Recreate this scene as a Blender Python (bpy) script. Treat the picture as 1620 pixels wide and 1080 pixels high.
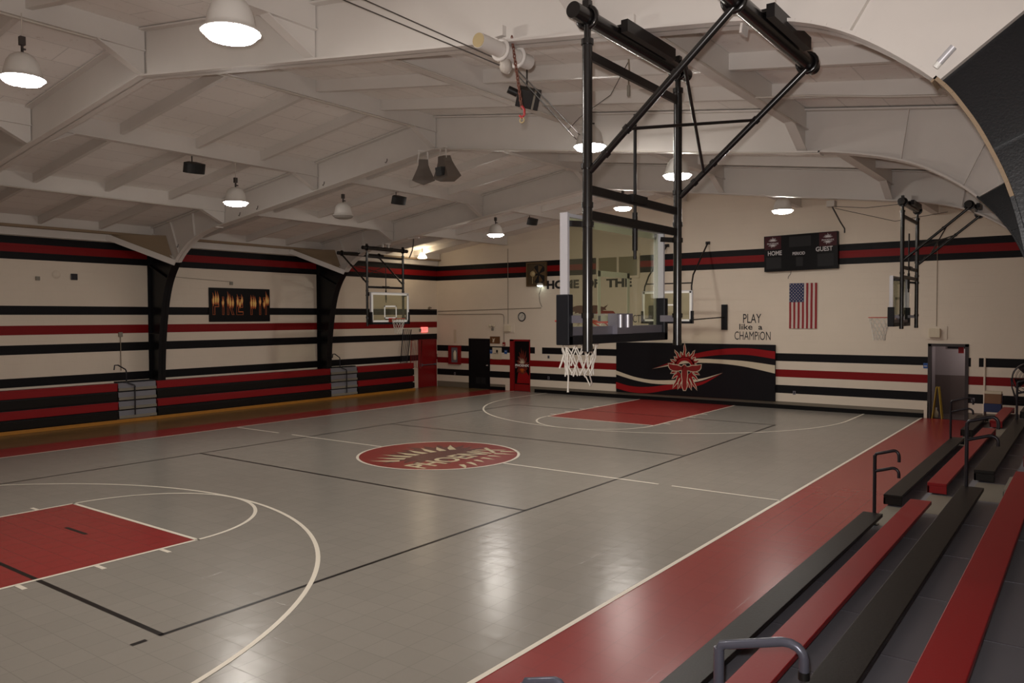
import bpy, math, random
from mathutils import Vector, Matrix
random.seed(7)
PI = math.pi
for o in list(bpy.data.objects): bpy.data.objects.remove(o)
SC = bpy.context.scene
COL = SC.collection

# ------------------------------------------------------------------ camera
CAM = Vector((11.8594, -13.2141, 3.0900))
YAW, PITCH, ROLL, FPX = 0.637888, -0.030941, -0.003551, 1247.02
fw = Vector((-math.sin(YAW)*math.cos(PITCH), math.cos(YAW)*math.cos(PITCH), math.sin(PITCH)))
rt0 = Vector((math.cos(YAW), math.sin(YAW), 0)); up0 = rt0.cross(fw)
rt = rt0*math.cos(ROLL)+up0*math.sin(ROLL); up = -rt0*math.sin(ROLL)+up0*math.cos(ROLL)
cd = bpy.data.cameras.new('camera'); cam = bpy.data.objects.new('camera', cd); COL.objects.link(cam)
cd.sensor_fit = 'HORIZONTAL'; cd.sensor_width = 23.5; cd.lens = FPX/1620*23.5
cd.clip_start = 0.05; cd.clip_end = 200
cam.matrix_world = Matrix(((rt.x, up.x, -fw.x, CAM.x), (rt.y, up.y, -fw.y, CAM.y), (rt.z, up.z, -fw.z, CAM.z), (0, 0, 0, 1)))
SC.camera = cam

# ------------------------------------------------------------------ light and exposure
vs = SC.view_settings
vs.view_transform = 'Standard'; vs.look = 'None'; vs.gamma = 1; vs.use_curve_mapping = False
vs.exposure = 0.45
w = bpy.data.worlds.new('world'); SC.world = w; w.use_nodes = True
w.node_tree.nodes['Background'].inputs[0].default_value = (0.02, 0.02, 0.022, 1)
w.node_tree.nodes['Background'].inputs[1].default_value = 1.0
LAMP_STRENGTH = 105.0
LAMP_COLOR = (1.0, 0.94, 0.865)
# the camera's own flash, above the lens
fl = bpy.data.lights.new('camera_flash', 'SPOT'); flo = bpy.data.objects.new('camera_flash', fl); COL.objects.link(flo)
fl.energy = 850; fl.color = (1.0, 0.95, 0.92); fl.spot_size = math.radians(125); fl.spot_blend = 1.0; fl.shadow_soft_size = 0.03
flo.location = CAM + up*0.12 - rt*0.05
fdir = (fw*1.0 + up*0.30).normalized()
flo.rotation_euler = fdir.to_track_quat('-Z', 'Y').to_euler()

# ------------------------------------------------------------------ materials
def lin(c):
    return tuple(((x/255/12.92) if x/255 <= .04045 else ((x/255+.055)/1.055)**2.4) for x in c)
MATS = {}
def mat(name, rgb, rough=.5, metal=0., spec=.5, bump=None, emit=None, estr=0., var=None):
    """bump: (kind, scale..., strength); var: (scale, amount) soft colour mottling of worn paint"""
    m = bpy.data.materials.new(name); m.use_nodes = True
    nt = m.node_tree; b = nt.nodes['Principled BSDF']
    c = lin(rgb)
    b.inputs['Base Color'].default_value = (*c, 1)
    b.inputs['Roughness'].default_value = rough; b.inputs['Metallic'].default_value = metal
    b.inputs['Specular IOR Level'].default_value = spec
    if emit:
        b.inputs['Emission Color'].default_value = (*emit, 1); b.inputs['Emission Strength'].default_value = estr
    tc = nt.nodes.new('ShaderNodeTexCoord')
    if var:
        n = nt.nodes.new('ShaderNodeTexNoise'); n.inputs['Scale'].default_value = var[0]; n.inputs['Detail'].default_value = 4
        nt.links.new(tc.outputs['Object'], n.inputs['Vector'])
        r = nt.nodes.new('ShaderNodeMix'); r.data_type = 'RGBA'
        r.inputs[6].default_value = (*[x*(1-var[1]) for x in c], 1); r.inputs[7].default_value = (*[min(1, x*(1+var[1])) for x in c], 1)
        nt.links.new(n.outputs['Fac'], r.inputs[0]); nt.links.new(r.outputs[2], b.inputs['Base Color'])
    if bump:
        bp = nt.nodes.new('ShaderNodeBump'); bp.inputs['Strength'].default_value = bump[-1]; bp.inputs['Distance'].default_value = .01
        if bump[0] == 'noise':
            n = nt.nodes.new('ShaderNodeTexNoise'); n.inputs['Scale'].default_value = bump[1]; n.inputs['Detail'].default_value = 3
            nt.links.new(tc.outputs['Object'], n.inputs['Vector']); nt.links.new(n.outputs['Fac'], bp.inputs['Height'])
        elif bump[0] == 'block':      # concrete block courses on an upright wall
            s = nt.nodes.new('ShaderNodeSeparateXYZ'); nt.links.new(tc.outputs['Object'], s.inputs[0])
            a = nt.nodes.new('ShaderNodeMath'); a.operation = 'ADD'
            nt.links.new(s.outputs[0], a.inputs[0]); nt.links.new(s.outputs[1], a.inputs[1])
            cx = nt.nodes.new('ShaderNodeCombineXYZ'); nt.links.new(a.outputs[0], cx.inputs[0]); nt.links.new(s.outputs[2], cx.inputs[1])
            k = nt.nodes.new('ShaderNodeTexBrick'); k.inputs['Scale'].default_value = 1
            k.inputs['Brick Width'].default_value = .406; k.inputs['Row Height'].default_value = .203; k.inputs['Mortar Size'].default_value = .006
            k.inputs['Mortar Smooth'].default_value = .5
            k.inputs['Color1'].default_value = (1, 1, 1, 1); k.inputs['Color2'].default_value = (1, 1, 1, 1); k.inputs['Mortar'].default_value = (0, 0, 0, 1)
            nt.links.new(cx.outputs[0], k.inputs['Vector']); nt.links.new(k.outputs['Color'], bp.inputs['Height'])
        elif bump[0] == 'tile':       # square interlocking court tiles, each a little out of level
            k = nt.nodes.new('ShaderNodeTexBrick'); k.inputs['Scale'].default_value = 1; k.offset = 0
            k.inputs['Brick Width'].default_value = .305; k.inputs['Row Height'].default_value = .305; k.inputs['Mortar Size'].default_value = .004
            k.inputs['Mortar Smooth'].default_value = 1
            k.inputs['Color1'].default_value = (.6, .6, .6, 1); k.inputs['Color2'].default_value = (1, 1, 1, 1); k.inputs['Mortar'].default_value = (.2, .2, .2, 1)
            nt.links.new(tc.outputs['Object'], k.inputs['Vector'])
            n = nt.nodes.new('ShaderNodeTexNoise'); n.inputs['Scale'].default_value = 4.5; n.inputs['Detail'].default_value = 1
            nt.links.new(tc.outputs['Object'], n.inputs['Vector'])
            h = nt.nodes.new('ShaderNodeMath'); h.operation = 'MULTIPLY_ADD'; h.inputs[1].default_value = .45 if rgb[1] < 90 else .9
            nt.links.new(n.outputs['Fac'], h.inputs[0])
            sx = nt.nodes.new('ShaderNodeMath'); sx.operation = 'MULTIPLY'; sx.inputs[1].default_value = .22
            nt.links.new(k.outputs['Color'], sx.inputs[0]); nt.links.new(sx.outputs[0], h.inputs[2])
            nt.links.new(h.outputs[0], bp.inputs['Height'])
            mx = nt.nodes.new('ShaderNodeMix'); mx.data_type = 'RGBA'
            mx.inputs[6].default_value = (*c, 1); mx.inputs[7].default_value = (*[x*.80 for x in c], 1)
            k2 = nt.nodes.new('ShaderNodeTexBrick'); k2.offset = 0; k2.inputs['Scale'].default_value = 1
            k2.inputs['Brick Width'].default_value = .305; k2.inputs['Row Height'].default_value = .305; k2.inputs['Mortar Size'].default_value = .0035
            k2.inputs['Color1'].default_value = (0, 0, 0, 1); k2.inputs['Color2'].default_value = (.26, .26, .26, 1); k2.inputs['Mortar'].default_value = (1, 1, 1, 1)
            nt.links.new(tc.outputs['Object'], k2.inputs['Vector']); nt.links.new(k2.outputs['Color'], mx.inputs[0])
            nt.links.new(mx.outputs[2], b.inputs['Base Color'])
        elif bump[0] in ('plank', 'deck'):
            k = nt.nodes.new('ShaderNodeTexBrick'); k.inputs['Scale'].default_value = 1
            mp = nt.nodes.new('ShaderNodeMapping'); mp.inputs['Rotation'].default_value = (0, 0, PI/2)
            nt.links.new(tc.outputs['Object'], mp.inputs[0])
            if bump[0] == 'plank':
                k.inputs['Brick Width'].default_value = 1.6; k.inputs['Row Height'].default_value = .057; k.inputs['Mortar Size'].default_value = .0012
                c1, c2, c3 = [x*.8 for x in c], [min(1, x*1.2) for x in c], [x*.45 for x in c]
            else:
                k.inputs['Brick Width'].default_value = 2.42; k.inputs['Row Height'].default_value = .62; k.inputs['Mortar Size'].default_value = .010
                c1, c2, c3 = [x*.96 for x in c], [min(1, x*1.03) for x in c], [x*.80 for x in c]
            k.inputs['Color1'].default_value = (*c1, 1); k.inputs['Color2'].default_value = (*c2, 1); k.inputs['Mortar'].default_value = (*c3, 1)
            nt.links.new(mp.outputs[0], k.inputs['Vector'])
            if bump[0] == 'deck':     # old water marks and specks on the boards
                n = nt.nodes.new('ShaderNodeTexNoise'); n.inputs['Scale'].default_value = 7; n.inputs['Detail'].default_value = 8; n.inputs['Roughness'].default_value = .75
                nt.links.new(tc.outputs['Object'], n.inputs['Vector'])
                cr = nt.nodes.new('ShaderNodeValToRGB'); cr.color_ramp.elements[0].position = .27; cr.color_ramp.elements[0].color = (.72, .68, .64, 1)
                cr.color_ramp.elements[1].position = .42; cr.color_ramp.elements[1].color = (1, 1, 1, 1)
                nt.links.new(n.outputs['Fac'], cr.inputs[0])
                mu = nt.nodes.new('ShaderNodeMix'); mu.data_type = 'RGBA'; mu.blend_type = 'MULTIPLY'; mu.inputs[0].default_value = 1
                nt.links.new(k.outputs['Color'], mu.inputs[6]); nt.links.new(cr.outputs[0], mu.inputs[7])
                nt.links.new(mu.outputs[2], b.inputs['Base Color'])
            else: nt.links.new(k.outputs['Color'], b.inputs['Base Color'])
            nt.links.new(k.outputs['Fac'], bp.inputs['Height']); bp.invert = True
        nt.links.new(bp.outputs[0], b.inputs['Normal'])
    MATS[name] = m
    return m
M = mat
M('wall_cream', (224, 211, 194), .55, bump=('block', .35), var=(1.1, .05))
M('wall_black', (20, 19, 22), .5, spec=.15, bump=('block', .3))
M('wall_red', (128, 16, 19), .5, spec=.2, bump=('block', .3))
M('wall_grey', (120, 110, 96), .55, bump=('block', .3))
M('baseboard_black', (17, 16, 17), .5, spec=.15)
M('court_grey', (151, 146, 138), .24, spec=.45, bump=('tile', .3))
M('court_red', (150, 48, 46), .26, spec=.4, bump=('tile', .14))
M('court_wood', (122, 98, 62), .26, bump=('plank', .05))
M('line_white', (238, 230, 214), .4)
M('line_black', (26, 22, 21), .35, spec=.3)
M('logo_red', (140, 36, 36), .3)
M('logo_cream', (214, 200, 165), .35)
M('logo_dark', (92, 42, 40), .35)
M('ceiling_white', (240, 235, 230), .75, bump=('deck', .08))
M('steel_white', (212, 206, 200), .45, var=(2.5, .04))
M('steel_black', (13, 13, 17), .34, spec=.3, bump=('noise', 60, .10))
M('pipe_black', (20, 18, 18), .25, spec=.6)
M('bar_black', (22, 19, 19), .4, spec=.3)
M('pad_black', (22, 23, 28), .45, spec=.25)
M('aluminium', (205, 205, 210), .35, metal=.35)
M('galvanised', (118, 115, 124), .45, metal=.4)
M('white_paint', (240, 240, 236), .4)
M('rim_orange', (190, 52, 30), .4)
M('net_white', (220, 215, 205), .8)
M('seat_black', (27, 23, 21), .42, spec=.2, bump=('noise', 40, .12))
M('seat_red', (140, 22, 27), .4, spec=.3, bump=('noise', 40, .06))
M('deck_grey', (128, 128, 136), .45)
M('deck_beige', (134, 128, 116), .5)
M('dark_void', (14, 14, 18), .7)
M('rail_grey', (92, 94, 108), .3, metal=.3)
M('rail_dark', (46, 44, 50), .28, metal=.5)
M('yellow_wood', (176, 118, 40), .45, var=(6, .15))
M('lamp_shell', (214, 210, 204), .35)
M('lamp_metal', (74, 68, 66), .5, metal=.4)
M('lamp_lens_off', (150, 146, 140), .15)
M('lamp_lens', (255, 250, 235), .3, emit=LAMP_COLOR, estr=LAMP_STRENGTH)
M('lamp_glow', (255, 240, 215), .3, emit=(1, .82, .55), estr=14)
M('flood_glow', (255, 255, 250), .3, emit=(.85, 1, .88), estr=3)
M('exit_glow', (255, 120, 110), .3, emit=(1, .16, .14), estr=1.3)
M('door_black', (18, 17, 20), .45, spec=.2)
M('door_red', (134, 16, 20), .38)
M('frame_dark', (38, 26, 28), .45)
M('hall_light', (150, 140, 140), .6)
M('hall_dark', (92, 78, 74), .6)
M('score_black', (14, 13, 16), .4, spec=.15)
M('score_panel', (64, 18, 26), .45, spec=.2)
M('text_grey', (200, 196, 198), .5)
M('text_black', (26, 24, 26), .5)
M('mat_black', (22, 20, 24), .5, spec=.15, bump=('noise', 3, .05))
M('mat_red', (142, 20, 25), .5, spec=.2)
M('mat_cream', (206, 194, 170), .5)
M('flag_red', (142, 26, 34), .7); M('flag_white', (205, 192, 184), .7); M('flag_blue', (40, 52, 92), .7)
M('poster_black', (16, 13, 14), .45, spec=.15)
M('flame_yellow', (250, 206, 118), .5); M('flame_orange', (190, 92, 30), .5); M('flame_red', (98, 26, 16), .5)
M('clock_face', (205, 200, 190), .4)
M('brass_brown', (104, 66, 36), .45); M('fan_cream', (180, 160, 118), .5); M('fan_bronze', (92, 72, 46), .5)
M('fan_dark', (78, 64, 44), .5); M('paper', (214, 202, 178), .6); M('sign_blue', (30, 80, 150), .4); M('sign_yellow', (168, 138, 24), .45)
M('cardboard', (128, 92, 66), .7); M('plastic_blue', (26, 40, 86), .45)
M('speaker_black', (20, 17, 16), .5); M('speaker_grey', (98, 88, 80), .6)
M('chain_rust', (122, 76, 62), .55, metal=.3); M('hook_red', (170, 50, 52), .4)
M('conduit_white', (196, 188, 178), .5); M('conduit_grey', (140, 128, 112), .5); M('cable_dark', (60, 54, 50), .6)
M('cloth_grey', (70, 66, 64), .8); M('rubber_black', (12, 12, 13), .5); M('chrome', (200, 200, 200), .2, metal=.9)
M('board_and_shade_brown', (142, 122, 98), .7)  # brown of eave ledge and knee plate; also painted shade on a flange
M('window_pane', (132, 124, 100), .25)
# clear glass of the backboards: faint green, mirror-like at a glancing angle
gm = bpy.data.materials.new('board_glass'); gm.use_nodes = True; nt = gm.node_tree
nt.nodes.remove(nt.nodes['Principled BSDF'])
tr = nt.nodes.new('ShaderNodeBsdfTransparent'); tr.inputs[0].default_value = (.90, .91, .82, 1)
gl = nt.nodes.new('ShaderNodeBsdfGlossy'); gl.inputs['Roughness'].default_value = .03
lw = nt.nodes.new('ShaderNodeLayerWeight'); lw.inputs[0].default_value = .5
pw_ = nt.nodes.new('ShaderNodeMath'); pw_.operation = 'POWER'; pw_.inputs[1].default_value = 4.5
fr = nt.nodes.new('ShaderNodeMath'); fr.operation = 'MULTIPLY_ADD'; fr.inputs[1].default_value = .7; fr.inputs[2].default_value = .035
nt.links.new(lw.outputs['Facing'], pw_.inputs[0]); nt.links.new(pw_.outputs[0], fr.inputs[0])
mxs = nt.nodes.new('ShaderNodeMixShader')
nt.links.new(fr.outputs[0], mxs.inputs[0]); nt.links.new(tr.outputs[0], mxs.inputs[1]); nt.links.new(gl.outputs[0], mxs.inputs[2])
df = nt.nodes.new('ShaderNodeBsdfDiffuse'); df.inputs[0].default_value = (.30, .29, .20, 1)
mx2 = nt.nodes.new('ShaderNodeMixShader'); mx2.inputs[0].default_value = .10
nt.links.new(mxs.outputs[0], mx2.inputs[1]); nt.links.new(df.outputs[0], mx2.inputs[2])
nt.links.new(mx2.outputs[0], nt.nodes['Material Output'].inputs[0]); MATS['board_glass'] = gm

# ------------------------------------------------------------------ mesh helpers
class MB:
    def __init__(s, M=None): s.v = []; s.f = []; s.m = []; s.s = []; s.names = []; s.M = M
    def mi(s, n):
        if n not in s.names: s.names.append(n)
        return s.names.index(n)
    def add(s, vs, fs, m, smooth=False, M=None):
        b = len(s.v); T = M if M is not None else s.M
        for p in vs:
            p = Vector(p)
            if T is not None: p = T @ p
            s.v.append(p)
        k = s.mi(m)
        for f in fs: s.f.append([b+i for i in f]); s.m.append(k); s.s.append(smooth)
        return s
    def box(s, x0, x1, y0, y1, z0, z1, m, M=None):
        vs = [(x, y, z) for x in (x0, x1) for y in (y0, y1) for z in (z0, z1)]
        return s.add(vs, [(0, 1, 3, 2), (4, 6, 7, 5), (0, 4, 5, 1), (2, 3, 7, 6), (0, 2, 6, 4), (1, 5, 7, 3)], m, False, M)
    def beam(s, p, q, a, b, m, upv=(0, 0, 1)):
        """rectangular bar from p to q, a wide sideways, b high"""
        p, q = Vector(p), Vector(q); d = (q-p).normalized(); u = Vector(upv)
        if abs(d.dot(u)) > .99: u = Vector((1, 0, 0))
        sd = d.cross(u).normalized(); u = sd.cross(d)
        vs = []
        for e in (p, q):
            for i, j in ((-1, -1), (1, -1), (1, 1), (-1, 1)): vs.append(e+sd*(a/2*i)+u*(b/2*j))
        return s.add(vs, [(0, 3, 2, 1), (4, 5, 6, 7), (0, 1, 5, 4), (1, 2, 6, 5), (2, 3, 7, 6), (3, 0, 4, 7)], m)
    def path(s, pts, r, m, n=8, closed=False, caps=True):
        pts = [Vector(p) for p in pts]; N = len(pts); rings = []
        prev = None
        for i, p in enumerate(pts):
            if closed: d = (pts[(i+1) % N]-pts[i-1]).normalized()
            else: d = (pts[min(i+1, N-1)]-pts[max(i-1, 0)]).normalized()
            if prev is None:
                a = Vector((0, 0, 1)) if abs(d.z) < .9 else Vector((1, 0, 0))
                u = d.cross(a).normalized()
            else: u = (prev-d*prev.dot(d)).normalized()
            prev = u; w_ = d.cross(u)
            rr = r[i] if isinstance(r, (list, tuple)) else r
            rings.append([p+(u*math.cos(2*PI*k/n)+w_*math.sin(2*PI*k/n))*rr for k in range(n)])
        vs = [v for ring in rings for v in ring]; fs = []
        for i in range(N if closed else N-1):
            a, b = i*n, ((i+1) % N)*n
            for k in range(n): fs.append((a+k, a+(k+1) % n, b+(k+1) % n, b+k))
        s.add(vs, fs, m, True)
        if caps and not closed:
            s.add(rings[0], [tuple(range(n))[::-1]], m); s.add(rings[-1], [tuple(range(n))], m)
        return s
    def cyl(s, p, q, r, m, n=14): return s.path([p, q], r, m, n)
    def lathe(s, prof, m, c=(0, 0, 0), n=24, R=None, smooth=True):
        vs = []; fs = []; c = Vector(c)
        for r, z in prof:
            for k in range(n):
                p = Vector((r*math.cos(2*PI*k/n), r*math.sin(2*PI*k/n), z))
                if R is not None: p = R @ p
                vs.append(c+p)
        for i in range(len(prof)-1):
            for k in range(n): fs.append((i*n+k, i*n+(k+1) % n, (i+1)*n+(k+1) % n, (i+1)*n+k))
        return s.add(vs, fs, m, smooth)
    def prism(s, poly, mp, d0, d1, m):
        """poly: (a,b) outline; mp(a,b,d) -> point; extruded from d0 to d1"""
        n = len(poly)
        vs = [mp(a, b, d0) for a, b in poly]+[mp(a, b, d1) for a, b in poly]
        fs = [tuple(range(n))[::-1], tuple(range(n, 2*n))]+[(i, (i+1) % n, n+(i+1) % n, n+i) for i in range(n)]
        return s.add(vs, fs, m)
    def flat(s, poly, mp, m): return s.add([mp(a, b) for a, b in poly], [tuple(range(len(poly)))], m)
    def build(s, name, parent=None, bevel=0, kind=None, label=None):
        me = bpy.data.meshes.new(name); me.from_pydata([tuple(v) for v in s.v], [], s.f)
        for n in s.names: me.materials.append(MATS[n])
        for p, k, sm in zip(me.polygons, s.m, s.s): p.material_index = k; p.use_smooth = sm
        me.update(); o = bpy.data.objects.new(name, me); COL.objects.link(o)
        if parent is not None: o.parent = parent
        if bevel:
            md = o.modifiers.new('bevel', 'BEVEL'); md.width = bevel; md.segments = 2; md.limit_method = 'ANGLE'
        if kind: o['kind'] = kind
        if label: o['label'] = label
        return o
def tag(o, label, cat, group=None):
    o['label'] = label; o['category'] = cat
    if group: o['group'] = group
    return o
def thing(name, label, cat, loc=(0, 0, 0), rz=0, group=None):
    o = bpy.data.objects.new(name, None); COL.objects.link(o); o.location = loc; o.rotation_euler = (0, 0, rz)
    o.empty_display_size = .1
    return tag(o, label, cat, group)
def dup(root, loc, rz, label, group=None):
    r = root.copy(); COL.objects.link(r); r.location = loc; r.rotation_euler = (0, 0, rz); r['label'] = label
    if group: r['group'] = group
    for ch in list(root.children):
        c = ch.copy(); COL.objects.link(c); c.parent = r
        for g in list(ch.children):
            d = g.copy(); COL.objects.link(d); d.parent = c
    return r
def letters(txt, height, bold=0., wscale=1.):
    """2D outline mesh of a word from the built-in font: verts, faces, width; cap height = height, left-bottom at 0,0"""
    cu = bpy.data.curves.new('t', 'FONT'); cu.body = txt; cu.size = 1; cu.offset = bold; cu.fill_mode = 'FRONT'; cu.resolution_u = 3
    ob = bpy.data.objects.new('t', cu); me = bpy.data.meshes.new_from_object(ob)
    vs = [v.co.copy() for v in me.vertices]; fs = [tuple(p.vertices) for p in me.polygons]
    bpy.data.objects.remove(ob); bpy.data.curves.remove(cu); bpy.data.meshes.remove(me)
    if not vs: return [], [], 0
    x0 = min(v.x for v in vs); y0 = min(v.y for v in vs); k = height/(max(v.y for v in vs)-y0)
    vs = [((v.x-x0)*k*wscale, (v.y-y0)*k) for v in vs]
    return vs, fs, max(v[0] for v in vs)
def word(mb, txt, height, mp, m, width=None, bold=0.012, center=False):
    vs, fs, w_ = letters(txt, height, bold)
    k = (width/w_) if width else 1
    off = -w_*k/2 if center else 0
    mb.add([mp(a*k+off, b) for a, b in vs], fs, m)
YF, XL, XR, YN = 13.3, -12.0, 12.6, -14.2
def deckz(x): return 7.54-.1375*abs(x)

# ------------------------------------------------------------------ floor with all its court paint
def rnd_flame(n, r0, r1, a0, a1, seed, wob=.35):
    rg = random.Random(seed); pts = []
    for i in range(n):
        a = a0+(a1-a0)*(i+.5)/n; h = (a1-a0)/n/2
        L = r1*(.75+.25*rg.random()) if i % 2 == 0 else r0+(r1-r0)*(.45+.2*rg.random())
        pts += [(r0*math.cos(a-h), r0*math.sin(a-h)), ((r0+(L-r0)*.45)*math.cos(a-h*.55), (r0+(L-r0)*.45)*math.sin(a-h*.55)),
                ((r0+(L-r0)*.7)*math.cos(a-h*.05), (r0+(L-r0)*.7)*math.sin(a-h*.05)),
                (L*math.cos(a+h*wob), L*math.sin(a+h*wob)),
                ((r0+(L-r0)*.6)*math.cos(a+h*.45), (r0+(L-r0)*.6)*math.sin(a+h*.45)), ((r0+(L-r0)*.3)*math.cos(a+h*.5), (r0+(L-r0)*.3)*math.sin(a+h*.5))]
    pts.append((r0*math.cos(a1), r0*math.sin(a1)))
    return pts
fb = MB()
def fq(x0, x1, y0, y1, z, m): fb.add([(x0, y0, z), (x1, y0, z), (x1, y1, z), (x0, y1, z)], [(0, 1, 2, 3)], m)
def fline(p, q, z, m, w_=.058):
    p, q = Vector((*p, z)), Vector((*q, z)); d = (q-p).normalized(); s_ = Vector((-d.y, d.x, 0))*w_/2
    fb.add([p-s_, q-s_, q+s_, p+s_], [(0, 1, 2, 3)], m)
def farc(cx, cy, r, a0, a1, z, m, w_=.058, n=64):
    vs = []; fs = []
    for i in range(n+1):
        a = a0+(a1-a0)*i/n
        for rr in (r-w_/2, r+w_/2): vs.append((cx+rr*math.cos(a), cy+rr*math.sin(a), z))
    for i in range(n): fs.append((2*i, 2*i+1, 2*i+3, 2*i+2))
    fb.add(vs, fs, m)
fq(XL-.2, XR+.2, YN-.2, YF+.2, -.003, 'dark_void')
fq(XL, -8.95, YN, YF, 0, 'court_wood')
fq(-8.95, -7.66, YN, YF, 0, 'court_red'); fq(7.66, XR, YN, YF, 0, 'court_red'); fq(-7.66, 7.66, YN, YF, 0, 'court_grey')
HL, HW, FT, LN, BY = 12.85, 7.66, 7.07, 1.83, 11.25
for sgn in (-1, 1):
    fq(-LN, LN, *sorted((sgn*FT, sgn*(13.29 if sgn > 0 else 12.85))), .002, 'court_red')
# volleyball lines, black
for x in (-4.572, 4.572): fline((x, -9.17), (x, 9.17), .003, 'line_black', .05)
for y in (-9.144, -3.048, 3.048, 9.144): fline((-4.572, y), (4.572, y), .003, 'line_black')
fline((4.572, -9.45), (4.572, -9.30), .003, 'line_black'); fline((-.35, -7.85), (.28, -7.85), .003, 'line_black', .06)
# basketball lines, white
for x in (-HW, HW): fline((x, -HL-.03), (x, HL+.4), .004, 'line_white')
fline((-HW, -HL), (HW, -HL), .004, 'line_white')
fline((-HW, -.0), (-5.75, 0), .004, 'line_white'); fline((-5.2, 0), (-1.83, 0), .004, 'line_white')
fline((1.83, 0), (5.42, 0), .004, 'line_white'); fline((5.68, 0), (HW, 0), .004, 'line_white')
for sgn in (-1, 1):
    end = sgn*(13.29 if sgn > 0 else HL)
    for x in (-LN, LN): fline((x, sgn*(FT-.026)), (x, end), .004, 'line_white')
    fline((-LN, sgn*FT), (LN, sgn*FT), .004, 'line_white')
    farc(0, sgn*FT, LN, 0 if sgn < 0 else PI, PI if sgn < 0 else 2*PI, .004, 'line_white')
    farc(0, sgn*BY, 6.02, 0 if sgn < 0 else PI, PI if sgn < 0 else 2*PI, .0045, 'line_white', n=96)
    for x in (-6.02, 6.02): fline((x, sgn*BY), (x, end), .004, 'line_white')
    for k, y in enumerate((7.62, 8.47, 9.37, 10.3)):
        for x in (-1, 1): fline((x*(LN+.02), sgn*y), (x*(LN+.24), sgn*y), .004, 'line_white', .06)
# centre medallion with its flames and word
def disc(r, z, m, n=72): fb.add([(r*math.cos(2*PI*i/n), r*math.sin(2*PI*i/n), z) for i in range(n)], [tuple(range(n))], m)
disc(1.83, .005, 'logo_red'); farc(0, 0, 1.80, 0, 2*PI, .0055, 'line_white', .06, 96)
def lmap(a, b, z): return Vector((.62-b, a-.1, z))          # a along the word, b up the letters
fb.flat([(x*1.15, y) for x, y in rnd_flame(22, .7, 1.25, .05, 2*PI+.05, 3)], lambda a, b: Vector((-.10-b*1.05, a*1.15, .006)), 'logo_dark')
for k, (cx, seed) in enumerate(((-.95, 1), (-.35, 2), (.35, 4), (.95, 5))):
    pass
def spikes(dirs, m, z):
    for (a, b, ang, L, w_) in dirs:
        d = Vector((math.cos(ang), math.sin(ang))); s_ = Vector((-d.y, d.x))
        P = [Vector((a, b))+s_*w_, Vector((a, b))+d*L*.4+s_*w_*.55+s_*w_*.5, Vector((a, b))+d*L*.75+s_*w_*.1, Vector((a, b))+d*L-s_*w_*.5, Vector((a, b))+d*L*.6-s_*w_*.6, Vector((a, b))-s_*w_]
        fb.flat([tuple(p) for p in P], lambda a, b: lmap(a, b, z), m)
rg = random.Random(11)
spikes([(-1.0+.25*i, .72+.22*math.sin((i+.5)/8*PI), PI/2+(3.5-i)*.2, .55+.25*rg.random(), .085) for i in range(8)], 'logo_cream', .007)
spikes([(-.55+.29*i, -.44+.05*(i-3), -PI/2-(3-i)*.2, .34+.2*rg.random(), .06) for i in range(7)], 'logo_cream', .007)
word(fb, 'PHOENIX', .60, lambda a, b: Vector((.90-b, a-.05, .008)), 'logo_cream', width=2.80, bold=.02, center=True)
floor = fb.build('floor', kind='structure')

# ------------------------------------------------------------------ walls
def wall_grid(name, mp, u0, u1, rows, ztop, holes=()):
    """rows: list of (z0,z1,material) paint bands; holes: (u0,u1,z1) door openings from the floor; mp(u,z)"""
    mb = MB(); us = sorted({u0, u1, *[h[0] for h in holes], *[h[1] for h in holes]})
    cut = sorted({0, *[r[0] for r in rows], *[r[1] for r in rows], *[h[2] for h in holes]})
    for i in range(len(us)-1):
        um = (us[i]+us[i+1])/2
        for j in range(len(cut)-1):
            zm = (cut[j]+cut[j+1])/2
            if any(h[0] < um < h[1] and zm < h[2] for h in holes): continue
            m = 'wall_cream'
            for r in rows:
                if r[0] < zm < r[1] and (len(r) < 4 or any(a < um < b for a, b in r[3])): m = r[2]
            mb.add([mp(us[i], cut[j]), mp(us[i+1], cut[j]), mp(us[i+1], cut[j+1]), mp(us[i], cut[j+1])], [(0, 1, 2, 3)], m)
    # upper part follows the roof
    z0 = cut[-1]
    mb.add([mp(u0, z0), mp(u1, z0)]+[mp(u, ztop(u)) for u in ([u1, 0, u0] if u0*u1 < 0 and name in ('wall_far', 'wall_near') else [u1, u0])], [tuple(range(5 if name in ('wall_far', 'wall_near') else 4))], 'wall_cream')
    return mb.build(name, kind='structure')
HB = [(4.73, 4.93, 'wall_black'), (4.93, 5.16, 'wall_red'), (5.16, 5.37, 'wall_black')]
fr_rows = HB+[(1.59, 1.85, 'wall_black'), (1.06, 1.31, 'wall_red'), (.52, .79, 'wall_black'), (.0, .24, 'wall_grey')]
D1, D2, D3 = (-10.13, -8.97, 2.17), (-7.90, -6.86, 2.16), (7.84, 8.84, 2.20)
wall_grid('wall_far', lambda u, z: Vector((u, YF, z)), XL, XR, fr_rows, deckz, [D1, D2, D3])
lf_rows = HB+[(3.20, 3.45, 'wall_black'), (2.64, 2.90, 'wall_red'), (2.10, 2.36, 'wall_black'), (1.20, 1.45, 'wall_black')]
D4 = (12.05, 13.24, 2.12)
wall_grid('wall_left', lambda u, z: Vector((XL, u, z)), YN, YF, lf_rows, lambda u: deckz(XL), [D4])
mb = MB(); mb.add([(XR, YN, 0), (XR, YF, 0), (XR, YF, deckz(XR)), (XR, YN, deckz(XR))], [(0, 1, 2, 3)], 'wall_cream'); mb.build('wall_right', kind='structure')
wall_grid('wall_near', lambda u, z: Vector((u, YN, z)), XL, XR, HB, deckz)
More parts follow.
